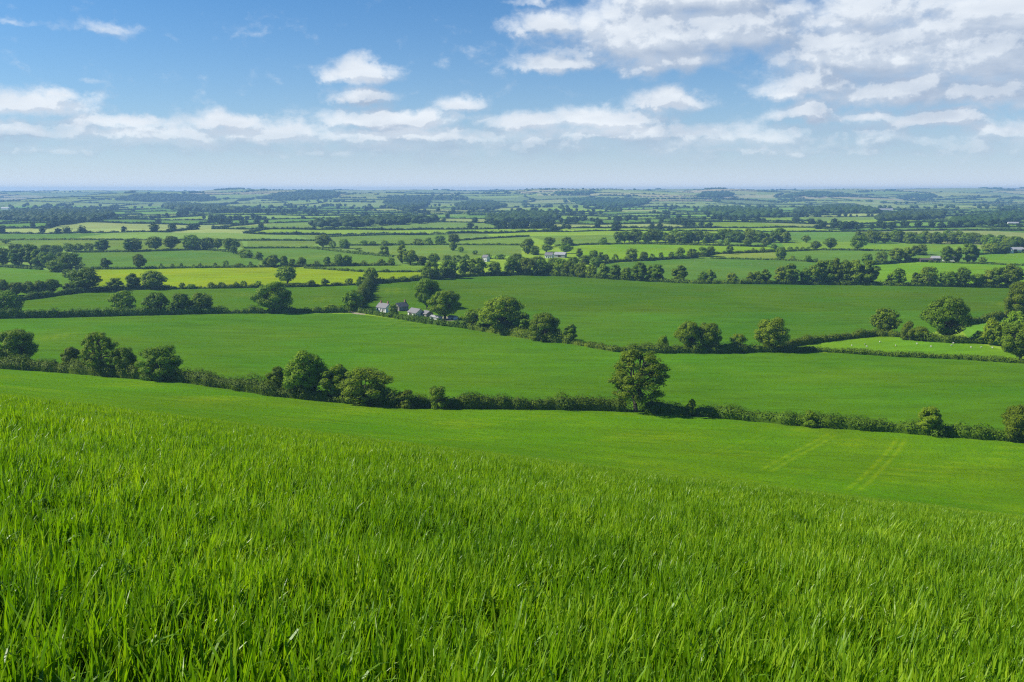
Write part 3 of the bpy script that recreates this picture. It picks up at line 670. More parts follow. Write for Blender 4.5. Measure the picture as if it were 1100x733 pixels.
HEDGES = [   # label, height in pixels, width in metres, ragged, foot line in pixels
 ('thick shaded hedge running in from the left edge, nearest of all hedges', 13.5, 3.8, .3, [p for p in NEAR_HEDGE if p[0] <= 205 and p[0] > -60]),
 ('nearest hedge, ragged bushy stretch left of the large solitary tree', 14, 3.6, .3, [(203, 411)] + [p for p in NEAR_HEDGE if 205 < p[0] < 660] + [(672, 441.5)]),
 ('nearest hedge, bushy stretch right of the large solitary tree', 14.5, 3.8, .24, [(693, 442.6)] + [p for p in NEAR_HEDGE if 690 < p[0] < 1180]),
 ('dark square hedge along the top of the broad smooth field, far left', 9, 4.0, .16, [(-60, 343.5), (0, 342), (60, 341), (120, 339.5), (180, 338), (243, 336.8)]),
 ('low bushy hedge between the round trees and the dark tree left of the cottage', 6, 3.5, .35, [(245, 336.8), (300, 336.5), (350, 336), (374, 335.6)]),
 ('trimmed hedge in front of the white cottage', 5.4, 2.6, .14, [(386, 336), (400, 338), (419, 341.3)]),
 ('trimmed hedge in front of the barn', 7.2, 2.6, .14, [(424, 342), (450, 346.5), (476, 350)]),
 ('bushy hedge between the farm yard and the big dark tree', 7, 3.2, .3, [(477, 350), (495, 352), (512, 354.5)]),
 ('dark undergrowth hedge beneath the clump of trees right of the farm', 10, 5, .3, [(505, 353.5), (540, 359), (575, 365), (612, 369)]),
 ('pale low hedge curving down behind the solitary tree', 6, 2.8, .2, [(612, 369), (640, 374), (660, 377.5), (672, 378)]),
 ('dark thick hedge along the foot of the large deep green field', 8.5, 3.6, .22, [(674, 378), (740, 379), (790, 378.5), (838, 377.8)]),
 ('dark hedge on the upper side of the bright sheep field', 7.5, 3.4, .2, [(840, 373), (870, 369), (905, 364.5), (940, 361), (992, 363)]),
 ('short dark hedge beneath the large dark tree', 8, 4, .25, [(996, 366.5), (1020, 368), (1046, 368.6)]),
 ('dark hedge climbing to the right edge above the small paddock', 8.5, 3.4, .2, [(1036, 349), (1060, 346), (1090, 339.5)]),
 ('long low trimmed hedge below the bright sheep field', 6, 2.4, .14, [(866, 377.5), (900, 379), (960, 383), (1030, 386), (1100, 390.5), (1160, 393)]),
 ('short thick hedge where the sheep field narrows', 6, 3, .2, [(836, 378), (868, 378)]),
 ('dark hedge below the small field under the left wood', 5.5, 4, .22, [(14, 324), (48, 319.5), (80, 315), (115, 312), (150, 311), (180, 310.6)]),
 ('low broken hedge below the bright yellow-green field', 3.4, 3, .4, [(180, 310.6), (230, 310), (282, 309)]),
 ('dark hedge under the lone tree in front of the yellow-green field', 4.6, 4, .2, [(298, 308.7), (332, 308.3)]),
 ('thin hedge at the right foot of the yellow-green field', 3, 3, .35, [(332, 308.2), (386, 306.3)]),
 ('bushy hedge running uphill left of the cottage', 10, 5, .3, [(383, 332), (389, 322), (394, 312), (397, 305.5)]),
 ('dark hedge on top of the large deep green field behind the cottage', 5, 4, .2, [(398, 305), (430, 303), (455, 300.5), (480, 298.5), (530, 296), (560, 295.8)]),
 ('dark hedge beneath the tree row on top of the large field, centre', 5, 4.5, .25, [(560, 295.8), (610, 297), (640, 299), (700, 302.6)]),
 ('long dark hedge beneath the tree row on top of the large field, right', 4.6, 4.5, .22, [(700, 302.6), (750, 304.8), (840, 305.5), (940, 306.5), (1092, 309.3)]),
 ('straight hedge between the smooth field and the yellow-green field', 2.8, 3, .25, [(90, 289.6), (140, 289.4), (200, 288.4), (277, 287.4)]),
 ('dark hedge above the thin strip field', 3.2, 3.5, .25, [(279, 287.4), (330, 286.8), (375, 286), (422, 285.2)]),
 ('pale low hedge between the strip field and the yellow-green field', 2.4, 3, .35, [(328, 288.4), (395, 292.6), (455, 292.5)]),
 ('low trimmed hedge in front of the left wood', 3.2, 3, .15, [(-30, 286.5), (0, 287), (45, 290)]),
 ('curved hedge above the smooth field, left', 2.4, 3.5, .25, [(80, 271.5), (140, 270.9), (220, 268.4), (250, 271.5), (281, 280)]),
 ('thin hedge under the narrow pale field', 2, 3, .3, [(262, 267), (332, 266.8)]),
 ('curved hedge descending below the wide dark tree', 2.4, 3, .3, [(332, 266.8), (380, 272.6), (422, 276.4)]),
 ('straight hedge between the two pale fields in the centre', 2, 3, .25, [(374, 264), (480, 263.4), (560, 263.8)]),
 ('thin hedge rising to the right between two pale fields', 2, 3.5, .2, [(490, 259), (520, 256.8), (568, 254.2)]),
 ('thin hedge along the top of the lime green field', 2, 3.5, .25, [(597, 264.2), (650, 262.7), (700, 262.6), (822, 265.3)]),
 ('dark hedge under the lime green field', 3.2, 3.5, .25, [(640, 284.5), (660, 282), (700, 280), (740, 277.5), (770, 273), (832, 271)]),
 ('thin hedge below the straw coloured strip', 1.8, 3, .3, [(764, 277.8), (840, 279.8), (887, 282.2)]),
 ('thin hedge above the smooth field with two dark trees', 2, 3, .3, [(842, 270.6), (880, 268.8), (925, 269.2), (978, 270.8)]),
 ('thick dark hedge left of the distant barns', 3, 4, .25, [(934, 285), (975, 281.8), (988, 279.5)]),
 ('low hedge below the distant barns', 2, 3, .3, [(998, 282), (1060, 284), (1110, 286)]),
 ('dark hedge in front of the grey barn at the right edge', 2.2, 3, .25, [(1044, 274.3), (1080, 272), (1110, 272)]),
 ('hedge along the far side of the long pale field, left', 1.8, 4, .25, [(-30, 258.6), (60, 258), (150, 258.2), (262, 258.6)]),
 ('short hedge between the narrow pale field and the crest field', 2, 4, .25, [(262, 258.6), (300, 258.6), (345, 259.2), (352, 255)]),
 ('hedge along the top of the crest field', 1.8, 4, .25, [(352, 254.6), (420, 252.6), (482, 252)]),
]
for i, (lab, hp, wm, rag, line) in enumerate(HEDGES):
    r = np.random.default_rng(900 + i)
    P = np.array([ground_at(*p)[:2] for p in densify(line, 5)[:-5] + [line[-1]]])
    D = P[:, 1].mean(); mpp = D / FPX; hm = max(hp * mpp * .95, 1.4)
    g = Geo(); hedge_geo(g, P, max(wm, hm * .7), hm, max(.36, mpp * 1.25), r, 1.7, rag)
    tag(link('hedge', g.mesh('hedge', M['hedge'])), lab, 'hedge', 'field hedges')

# ---- everything farther: hedgerows, their trees and woods that read as a mass
def blob(seed, n=2):
    bm = bmesh.new(); bmesh.ops.create_icosphere(bm, subdivisions=n, radius=1.0)
    r = np.random.default_rng(seed); V = np.array([v.co[:] for v in bm.verts]); F = np.array([[v.index for v in f.verts] for f in bm.faces]); bm.free()
    k = 1 + .16 * waves(V[:, 0] * 10 + V[:, 2] * 4, V[:, 1] * 10 + V[:, 2] * 6, 9, 5, seed) + r.normal(size=len(V)) * .07
    V = V * k[:, None]; V[:, 2] = np.where(V[:, 2] < 0, V[:, 2] * .8, V[:, 2])
    return V, F
BL = [blob(700 + i, 2) for i in range(6)]; BS = [blob(720 + i, 1) for i in range(6)]
def add_blob(g, x, y, w, h, r, lo=False):
    V, F = (BS if lo else BL)[r.integers(6)]; a = r.uniform(0, 6.28); c, s = math.cos(a), math.sin(a)
    Q = np.stack([(V[:, 0] * c - V[:, 1] * s) * w / 2, (V[:, 0] * s + V[:, 1] * c) * w / 2, V[:, 2] * h * .56 + h * .46], 1)
    g.tris(Q + [x, y, zfast(x, y)], F)

LOD2V = []
for k_ in ('oak', 'round', 'tall', 'oak'):
    g_, t_, w_ = tree_proto(k_, 3000 + len(LOD2V), 260, 1.75, False); LOD2V.append((np.concatenate(g_.V) / 10.0, w_ / 10))
def add_leafy(g, x, y, w, h, r):
    V, w0 = LOD2V[r.integers(len(LOD2V))]; a = r.uniform(0, 6.28); c, s = math.cos(a), math.sin(a); k = w / w0
    Q = np.stack([(V[:, 0] * c - V[:, 1] * s) * k, (V[:, 0] * s + V[:, 1] * c) * k, V[:, 2] * h], 1)
    g.quads(Q + [x, y, zfast(x, y)], np.arange(len(V)).reshape(-1, 4))
    add_blob(g, x, y, w * .72, h * .8, r, True)

ALLPOLY = [p for p in FPOLY]
def in_hand(x, y):
    for p in ALLPOLY:
        if p[:, 0].min() <= x <= p[:, 0].max() and p[:, 1].min() <= y <= p[:, 1].max():
            if inside(p, np.array([x]), np.array([y]))[0]: return True
    return False
def unwarp(s, t):
    X, Y = np.array(s, float), np.array(t, float)
    for _ in range(12):
        wx, wy = warp(X, Y); X, Y = s - wx, t - wy
    return X, Y
def far_country():
    r = np.random.default_rng(77); gh = Geo(); gt = Geo(); gf = Geo()
    Ymin = 1420.0
    lines = []
    for j, t0 in enumerate(ROWS):
        e = RCOLS[j]; lim = t0 * .72 + 200
        for a, b in zip(e[:-1], e[1:]):
            if b < -lim or a > lim: continue
            lines.append((np.linspace(a, b, 12), np.full(12, t0)))
        if j + 1 < len(ROWS):
            for a in e:
                if abs(a) < lim: lines.append((np.full(10, a) + np.linspace(0, r.uniform(-60, 60), 10), np.linspace(t0, ROWS[j + 1], 10)))
    for s, t in lines:
        if r.random() < .12: continue
        X, Y = unwarp(s, t); D = Y.mean()
        if D < Ymin or D > 8400 or abs(X.mean()) > .7 * D: continue
        if D < 2300 and (in_hand(X[5], Y[5] + 8) and in_hand(X[5], Y[5] - 8)): continue
        h = r.uniform(1.8, 4.2)
        if D < 3400 or (D < 5000 and r.random() < .35): hedge_geo(gh, np.stack([X, Y], 1), 3.5 + D * .0006, h + D * .0003, max(1.7, D / FPX * .9), r, .55, .3)
        L = np.hypot(np.diff(X), np.diff(Y)).sum()
        if D > 4000:                              # thick hedge lines and narrow strips of wood, with gaps
            q = r.random()
            if q < .30: continue
            hh0 = 4.2 if q < .78 else 10.5; step = 15 if D < 7500 else 24; n = max(2, int(L / step)); gaps = waves(np.arange(n) * 1.0, np.zeros(n), 11, 3, int(r.integers(1e6)))
            for k in range(n):
                if gaps[k] < -.75: continue
                f = (k + r.uniform(-.3, .3)) / n * (len(X) - 1); x = np.interp(f, np.arange(len(X)), X); y = np.interp(f, np.arange(len(Y)), Y)
                hh = hh0 * r.uniform(.7, 1.25) * (2.2 if r.random() < .07 and hh0 < 6 else 1); add_blob(gt if D < 6000 else gf, x, y, max(step * 1.5, hh), hh, r, True)
            continue
        dens = r.choice([.15, .5, 1.3, 3.4], p=[.28, .38, .22, .12]) if D < 2800 else r.choice([.1, .5, 1.4, 3.2], p=[.32, .34, .2, .14]) * (1 if D < 3800 else .4) if D < 6000 else r.choice([.02, .1, 1.0], p=[.6, .3, .1])
        n = r.poisson(L / 45 * dens)
        pos = np.sort(r.random(n)); 
        for q in pos:
            x = np.interp(q, np.linspace(0, 1, len(X)), X) + r.normal() * 2; y = np.interp(q, np.linspace(0, 1, len(Y)), Y) + r.normal() * 2
            hh = r.uniform(6, 15); ww = hh * r.uniform(.8, 1.35)
            if D < 3000: add_leafy(gt, x, y, ww, hh, r)
            elif D < 6000: add_blob(gt, x, y, ww * 1.1, hh, r, False)
            else: add_blob(gf, x, y, ww * 1.6, hh * 1.05, r, True)
    # scattered copses
    for _ in range(34):
        D = 1500 * (6 ** r.random()); x0 = r.uniform(-.68, .68) * D
        if D < 2200 and in_hand(x0, D): continue
        for q in range(r.integers(6, 26)):
            x = x0 + r.normal() * 45; y = D + r.normal() * 22; hh = r.uniform(8, 15)
            (add_leafy if D < 2600 else add_blob)(gt, x, y, hh * 1.1, hh, r)
    tag(link('far_hedgerows', gh.mesh('far_hedgerows', M['far'])), 'network of thin dark hedgerows dividing the distant fields', 'hedgerows', kind='stuff')
    tag(link('far_trees', gt.mesh('far_trees', M['far'], True)), 'countless small dark trees dotted over the distant plain', 'trees', kind='stuff')
    tag(link('hill_trees', gf.mesh('hill_trees', M['far'], True)), 'faint blue specks of trees and copses on the far hills', 'trees', kind='stuff')
far_country()

WOODS = [  # label, outline in pixels, spacing metres, tree height
 ('dark wooded strip across the far plain on the left', [(-20, 232), (20, 229), (60, 227.5), (115, 229), (122, 234), (100, 239), (30, 238), (-20, 236)], 15, 13),
 ('blue wooded hill on the left skyline', [(120, 215), (140, 211.5), (175, 209.8), (215, 210.5), (234, 214), (190, 216.8), (150, 217.5)], 26, 15),
 ('long wood at the foot of the blue wooded hill', [(176, 221), (200, 220), (235, 223.5), (262, 227), (240, 229), (195, 227), (180, 225)], 20, 14),
 ('wooded hilltop, highest on the left half of the skyline', [(275, 214), (300, 209), (330, 206.5), (358, 207), (366, 211.5), (340, 214.5), (310, 216)], 26, 16),
 ('dark wood on the slope left of centre', [(412, 219), (425, 214.5), (450, 213), (462, 216), (458, 222), (442, 228.5), (424, 225)], 22, 14),
 ('thin ridge top wood left of centre', [(412, 212.6), (440, 211.6), (502, 213), (502, 215), (450, 214)], 24, 14),
 ('rounded blue wood right of the slope wood', [(488, 222), (505, 217.5), (525, 217.2), (545, 222), (530, 225.5), (500, 226)], 22, 14),
 ('long dark plantation on the far plain in the centre', [(520, 237), (560, 229.5), (592, 231), (602, 236), (580, 239), (540, 240)], 15, 13),
 ('belt of woodland stretching below the centre hills', [(330, 243), (380, 237.5), (430, 235.5), (470, 237), (462, 240), (400, 243), (350, 245.4)], 18, 13),
 ('blue woods on the side of the central hill', [(610, 215), (640, 214), (700, 215.5), (690, 221), (655, 223.5), (625, 221)], 24, 14),
 ('wood capping the central hill', [(590, 208.6), (615, 206.8), (640, 207.2), (632, 209), (600, 210)], 26, 14),
 ('wooded hilltop right of centre', [(748, 212), (758, 207.6), (782, 207.2), (790, 210), (775, 213)], 26, 15),
 ('dark flat wood on the far plain right of centre', [(755, 226.5), (790, 224.5), (835, 227.5), (838, 234), (800, 236), (765, 231)], 18, 14),
 ('dark blue pine wood on the far plain, right', [(850, 228.8), (870, 225.2), (905, 223), (935, 226), (945, 230), (900, 230), (860, 230)], 18, 15),
 ('blue wooded rise on the right skyline', [(960, 213), (980, 209.8), (1000, 209.6), (1012, 213), (990, 214.5)], 28, 15),
 ('blue woods on the right skyline behind the pine wood', [(840, 211), (870, 207.4), (900, 207.6), (920, 211), (880, 212.6)], 30, 15),
 ('spreading wood on the plain below the pine wood', [(975, 231), (1000, 228), (1014, 231), (1012, 236), (985, 237), (940, 238), (950, 233)], 16, 13),
 ('woods along the plain at the far right', [(1020, 240), (1060, 232), (1110, 229), (1110, 236), (1070, 241), (1040, 245)], 18, 13),
]
for i, (lab, poly, sp, th_) in enumerate(WOODS):
    r = np.random.default_rng(1200 + i); P = np.array([ground_at(*p)[:2] for p in densify(poly, 3)])
    b0, b1 = P.min(0), P.max(0); area = np.prod(b1 - b0); n = int(min(max(area / sp ** 2, 60), 9000))
    X = r.uniform(b0[0], b1[0], n); Y = r.uniform(b0[1], b1[1], n); ok = inside(P, X, Y); X, Y = X[ok], Y[ok]
    if len(X) > 2600: X, Y = X[:2600], Y[:2600]
    g = Geo(); k = 1.0
    for x, y in zip(X, Y):
        hh = th_ * r.uniform(.7, 1.15); add_blob(g, x, y, max(sp * 1.15, hh) * r.uniform(.8, 1.3), hh, r, True)
    if len(X): tag(link('wood', g.mesh('wood', M['far'], True)), lab, 'wood', 'far-off woods', 'stuff')

# ------------------------------------------------------------------ farm buildings
def boxv(g, x0, x1, y0, y1, z0, z1):
    V = [(x0, y0, z0), (x1, y0, z0), (x1, y1, z0), (x0, y1, z0), (x0, y0, z1), (x1, y0, z1), (x1, y1, z1), (x0, y1, z1)]
    g.quads(V, [[0, 3, 2, 1], [4, 5, 6, 7], [0, 1, 5, 4], [1, 2, 6, 5], [2, 3, 7, 6], [3, 0, 4, 7]])
def gabled(name, loc, rz, L, Wd, hw, hr, wall, roof, label, cat, wins=(), doors=(), chims=(), over=.35, backwins=()):
    root = empty(name, loc, rz); g = Geo(); l, w = L / 2, Wd / 2
    V = [(-l, -w, -1.2), (l, -w, -1.2), (l, w, -1.2), (-l, w, -1.2), (-l, -w, hw), (l, -w, hw), (l, w, hw), (-l, w, hw), (-l, 0, hw + hr), (l, 0, hw + hr)]
    g.add(V, [0, 1, 5, 4, 2, 3, 7, 6, 1, 2, 6, 9, 5, 3, 0, 4, 8, 7], [4, 4, 5, 5]); link('wall', g.mesh('wall', wall), root)
    g = Geo(); t = .18; sl = hr / w
    for sgn in (-1, 1):
        e = w + over; ze = hw - over * sl + .03
        V = [(-l - over, sgn * e, ze), (l + over, sgn * e, ze), (l + over, 0, hw + hr + .03), (-l - over, 0, hw + hr + .03)]
        V += [(a, b, c + t) for a, b, c in V]
        g.quads(V, [[0, 1, 2, 3], [4, 7, 6, 5], [0, 4, 5, 1], [1, 5, 6, 2], [2, 6, 7, 3], [3, 7, 4, 0]])
    rf = link('roof', g.mesh('roof', roof), root)
    for cx in chims:
        g = Geo(); boxv(g, cx - .42, cx + .42, -.36, .36, hw + hr - .8, hw + hr + 1.15); boxv(g, cx - .50, cx + .50, -.44, .44, hw + hr + 1.15, hw + hr + 1.3)
        for d in (-.2, .2): tube(g, [(cx + d, 0, hw + hr + 1.29), (cx + d, 0, hw + hr + 1.75)], [.12, .10], 8)
        link('chimney', g.mesh('chimney', M['brick']), rf)
    def opening(nm, x, z, ww, hh, side, m):
        y = -w * 1.0 if side < 0 else w; s = side
        g = Geo(); b = .09
        for (xa, xb, za, zb) in ((x - ww / 2 - b, x + ww / 2 + b, z - b, z), (x - ww / 2 - b, x + ww / 2 + b, z + hh, z + hh + b), (x - ww / 2 - b, x - ww / 2, z, z + hh), (x + ww / 2, x + ww / 2 + b, z, z + hh)):
            boxv(g, xa, xb, min(y + s * .01, y + s * .09), max(y + s * .01, y + s * .09), za, zb)
        if nm == 'window': boxv(g, x - .035, x + .035, min(y + s * .03, y + s * .07), max(y + s * .03, y + s * .07), z, z + hh)
        fr = link(nm, g.mesh(nm, M['frame']), root)
        g = Geo(); boxv(g, x - ww / 2 + .002, x + ww / 2 - .002, min(y + s * .004, y + s * .028), max(y + s * .004, y + s * .028), z + .002, z + hh - .002)
        link('pane' if nm == 'window' else 'door_leaf', g.mesh('pane', m), fr)
    for x, z, ww, hh in wins: opening('window', x, z, ww, hh, -1, M['glass'])
    for x, z, ww, hh in doors: opening('door', x, z, ww, hh, -1, M['wood'])
    return tag(root, label, cat)
def at(x, y, dz=0):
    p = ground_at(x, y); return (p[0], p[1], p[2] + dz)
def D_(x, y): return ground_at(x, y)[1] / FPX
RZ = -.72
mp = D_(413, 336)
gabled('cottage', at(413, 335), RZ, 15.5 * mp, 5.0, 5.2 * mp, 4.0 * mp, M['white'], M['slate'], 'white cottage with grey slate roof and two chimneys among the trees', 'house',
       wins=[(-2.9, .9, .9, 1.2), (-.4, .9, .9, 1.2), (2.6, .9, .9, 1.2)], doors=[(1.2, .0, .95, 2.0)], chims=[-2.6, 3.2])
gabled('cottage_wing', at(431, 333.5), RZ + 1.57, 7, 4.6, 4.8 * mp, 3.8 * mp, M['stone'], M['slate'], 'dark stone house with chimney in the shade right of the white cottage', 'house', wins=[(-1.5, .9, .8, 1.1), (1.6, .9, .8, 1.1)], chims=[3.0])
gabled('barn', at(447, 339.5), RZ - .1, 14.5 * mp, 5.6, 4.2 * mp, 3.6 * mp, M['white'], M['slate'], 'low white barn with grey roof between the cottage and the yard trees', 'barn', doors=[(-1.4, 0, 2.4, 2.1)], wins=[(2.4, .8, 1.0, .8)])
gabled('shed', at(459, 340), RZ - .1, 8 * mp, 4.5, 3.2 * mp, 2.6 * mp, M['stone'], M['slate'], 'small stone shed at the right end of the white barn', 'shed', doors=[(0, 0, 1.2, 1.5)])
gabled('outbuilding', at(468.5, 343), RZ + .1, 11 * mp, 3.4, 2.4 * mp, 1.3 * mp, M['white'], M['tin'], 'low white outbuilding with pale roof in the farm yard', 'shed', doors=[(-1.0, 0, 1.0, 1.0)])
gabled('outbuilding', at(486.5, 342.8), RZ + .1, 8 * mp, 3.0, 2.2 * mp, 1.2 * mp, M['white'], M['tin'], 'low white outbuilding right of the bright yard tree', 'shed', doors=[(.8, 0, .9, .9)])
mp = D_(600, 277)
gabled('barn', at(602, 276.5), -.35, 12 * mp, 8, 3 * mp, 2.4 * mp, M['tin'], M['tin'], 'pale roofed barn hidden in the centre wood', 'barn', doors=[(0, 0, 3.5, 3.2)])
gabled('farmhouse', at(590, 277.5), -.3, 8 * mp, 7, 3.4 * mp, 2.6 * mp, M['white'], M['slate'], 'small white farmhouse left of the pale barn in the centre wood', 'house', wins=[(-2, 1, 1, 1.3), (2, 1, 1, 1.3)], doors=[(0, 0, 1, 2)])
mp = D_(1020, 280)
gabled('barn', at(1019, 281), -.25, 10 * mp, 9, 3.6 * mp, 2.2 * mp, M['white'], M['tin'], 'pale barn with light roof right of the dark open shed', 'barn', doors=[(-2, 0, 3.5, 3.5)])
gabled('barn', at(1005, 281), -.2, 9 * mp, 9, 3.6 * mp, 2.0 * mp, M['stone'], M['tin'], 'stone barn with grey roof beside the dark open shed', 'barn', doors=[(1.5, 0, 3.2, 3.2)])
gabled('open_shed', at(994, 281.5), -.1, 12 * mp, 7, 2.4 * mp, 1.3 * mp, M['wood'], M['wood'], 'dark low open shed at the left end of the distant barns', 'shed', doors=[(0, 0, 4, 2.4)])
mp = D_(1090, 271)
gabled('barn', at(1090, 271.5), .12, 16 * mp, 12, 3.4 * mp, 2.2 * mp, M['white'], M['tin'], 'long grey barn with pale roof at the right edge', 'barn', doors=[(-4, 0, 4, 4.2), (6, 0, 4, 4.2)])
mp = D_(523, 282)
gabled('farmhouse', at(522, 281), -.5, 6 * mp, 6, 4.6 * mp, 2.4 * mp, M['white'], M['slate'], 'tiny white house among trees above the large field, left of the centre wood', 'house', wins=[(-1.5, 1, 1, 1.3), (1.5, 1, 1, 1.3)])
for (x, y, ww, lab) in [(6, 225.5, 9, 'tiny white farm far off at the left edge'), (1088, 241.5, 10, 'tiny pale farmhouse on the plain near the right edge'), (947, 227, 22, 'row of tiny white buildings beyond the dark blue pine wood'), (1022, 252.8, 9, 'pale barn roof showing behind the wooded belt on the right')]:
    mp = D_(x, y); gabled('farm_building', at(x, y), -.2, ww * mp, 10, 1.6 * mp, 1.2 * mp, M['white'], M['tin'], lab, 'building')

# ------------------------------------------------------------------ sheep
def sheep_mesh():
    g = Geo()
    xs = np.linspace(-.55, .55, 9); prof = np.array([.10, .25, .31, .33, .33, .32, .30, .22, .12])
    tube(g, [(x, 0, .62 + .03 * math.cos(x * 3)) for x in xs], prof, 10)
    for sx, sy in ((-.38, -.14), (-.38, .14), (.36, -.14), (.36, .14)): tube(g, [(sx, sy, .5), (sx * 1.02, sy, .22), (sx, sy, -.02)], [.085, .05, .045], 6)
    tube(g, [(.45, 0, .70), (.62, 0, .78), (.70, 0, .78)], [.17, .13, .12], 8)
    wool = g.mesh('sheep', M['wool'], True)
    h = Geo(); tube(h, [(.66, 0, .80), (.72, 0, .80), (.84, 0, .70), (.93, 0, .62), (.95, 0, .60)], [.06, .115, .095, .065, .02], 8)
    for s in (-1, 1): tube(h, [(.70, s * .07, .86), (.68, s * .16, .87), (.67, s * .22, .83)], [.03, .045, .01], 5)
    return wool, h.mesh('head', M['horn'], True)
WOOL, HEAD = sheep_mesh()
src = None
FLOCK = [('white sheep grazing in the bright sheep field between two hedges', 'sheep in the bright field', [(929, 370.5), (931, 373), (945, 368), (962, 372), (985, 370), (1000, 373), (1022, 372), (1024, 369.5), (1043, 374), (1054, 374), (1066, 374.3), (915, 372)]),
         ('white sheep grazing in the curving green field under the lime one', 'sheep in the curving field', [(746, 281), (758, 281.2), (769.5, 281.5), (802, 284), (815.5, 283.8), (807, 285.2)]),
         ('white sheep grazing in the small lime field near the right edge', 'sheep near the right barn', [(1073, 275.6), (1080, 275.2), (1088.5, 275), (1092, 276.2)]),
         ('white sheep grazing on the pale field in the centre', 'sheep in the pale field', [(457, 269), (483, 271)])]
for lab, grp, pts in FLOCK:
    for x, y in pts:
        o = empty('sheep', at(x, y), rng.uniform(0, 6.28), (.62,) * 3)
        if src is None: src = (link('fleece', WOOL, o), link('head', HEAD, o))
        else:
            for ch in src: c = ch.copy(); COL.objects.link(c); c.parent = o
        tag(o, lab, 'sheep', grp)

# ------------------------------------------------------------------ long grass on the near hillside
def grass_material():
    m, nt, out = mat('long_grass')
    geo = nd(nt, 'NewGeometry'); oi = nd(nt, 'ObjectInfo')
    big = noise(nt, mapping(nt, geo.outputs['Position'], (.6, 1, .3)), .55, 4, .6)
    f = mth(nt, 'ADD', mth(nt, 'MULTIPLY', geo.outputs['Random Per Island'], .55), mth(nt, 'MULTIPLY', oi.outputs['Random'], .25))
    f = mth(nt, 'ADD', f, rng_map(nt, big, .3, .7, -.1, .3))
    cr = nd(nt, 'ValToRGB'); nt.links.new(f, cr.inputs[0]); e = cr.color_ramp.elements
    e[0].position = .0; e[0].color = (.055, .142, .003, 1); e[1].position = 1.0; e[1].color = (.300, .420, .016, 1)
    k = cr.color_ramp.elements.new(.5); k.color = (.135, .265, .004, 1)
    p = nd(nt, 'BsdfPrincipled'); nt.links.new(cr.outputs[0], p.inputs['Base Color']); p.inputs['Roughness'].default_value = .42; p.inputs['Specular IOR Level'].default_value = .40
    t = nd(nt, 'BsdfTranslucent'); nt.links.new(mix(nt, 1.0, cr.outputs[0], (1.35, 1.4, .5), 'MULTIPLY'), t.inputs['Color'])
    ms = nd(nt, 'MixShader'); ms.inputs[0].default_value = .42; nt.links.new(p.outputs[0], ms.inputs[1]); nt.links.new(t.outputs[0], ms.inputs[2]); nt.links.new(ms.outputs[0], out.inputs[0])
    return m
M['grass'] = grass_material()
def tuft(seed, n, rad, lo, hi, wd, seg):
    r = np.random.default_rng(seed); g = Geo()
    for _ in range(n):
        a = r.uniform(0, 6.28); d = rad * math.sqrt(r.random()); b = np.array([math.cos(a) * d, math.sin(a) * d, -.03])
        L = r.uniform(lo, hi); az = r.normal(.25, 1.1) if r.random() < .65 else r.uniform(0, 6.28)      # wind from the left
        lean = abs(r.normal(.09, .10)); curl = r.uniform(.1, .9) * r.random() + (1.2 if r.random() < .10 else 0)
        ang = lean; p = b.copy(); w0 = wd * r.uniform(.65, 1.25)
        wa = az + 1.571 + r.normal() * .7; wv = np.array([math.cos(wa), math.sin(wa), r.normal() * .15])
        V = []
        for s in range(seg + 1):
            t = s / seg; w = w0 * (.75 + .5 * t if t < .4 else .95 * (1 - ((t - .4) / .6) ** 1.6) + .02) * .5
            V += [p - wv * w, p + wv * w]
            p = p + np.array([math.sin(ang) * math.cos(az), math.sin(ang) * math.sin(az), math.cos(ang)]) * L / seg
            ang += curl * (.4 + 1.2 * t) / seg * 1.6
        g.quads(V, [[2 * s, 2 * s + 1, 2 * s + 3, 2 * s + 2] for s in range(seg)])
    return g.mesh('tuft', M['grass'])
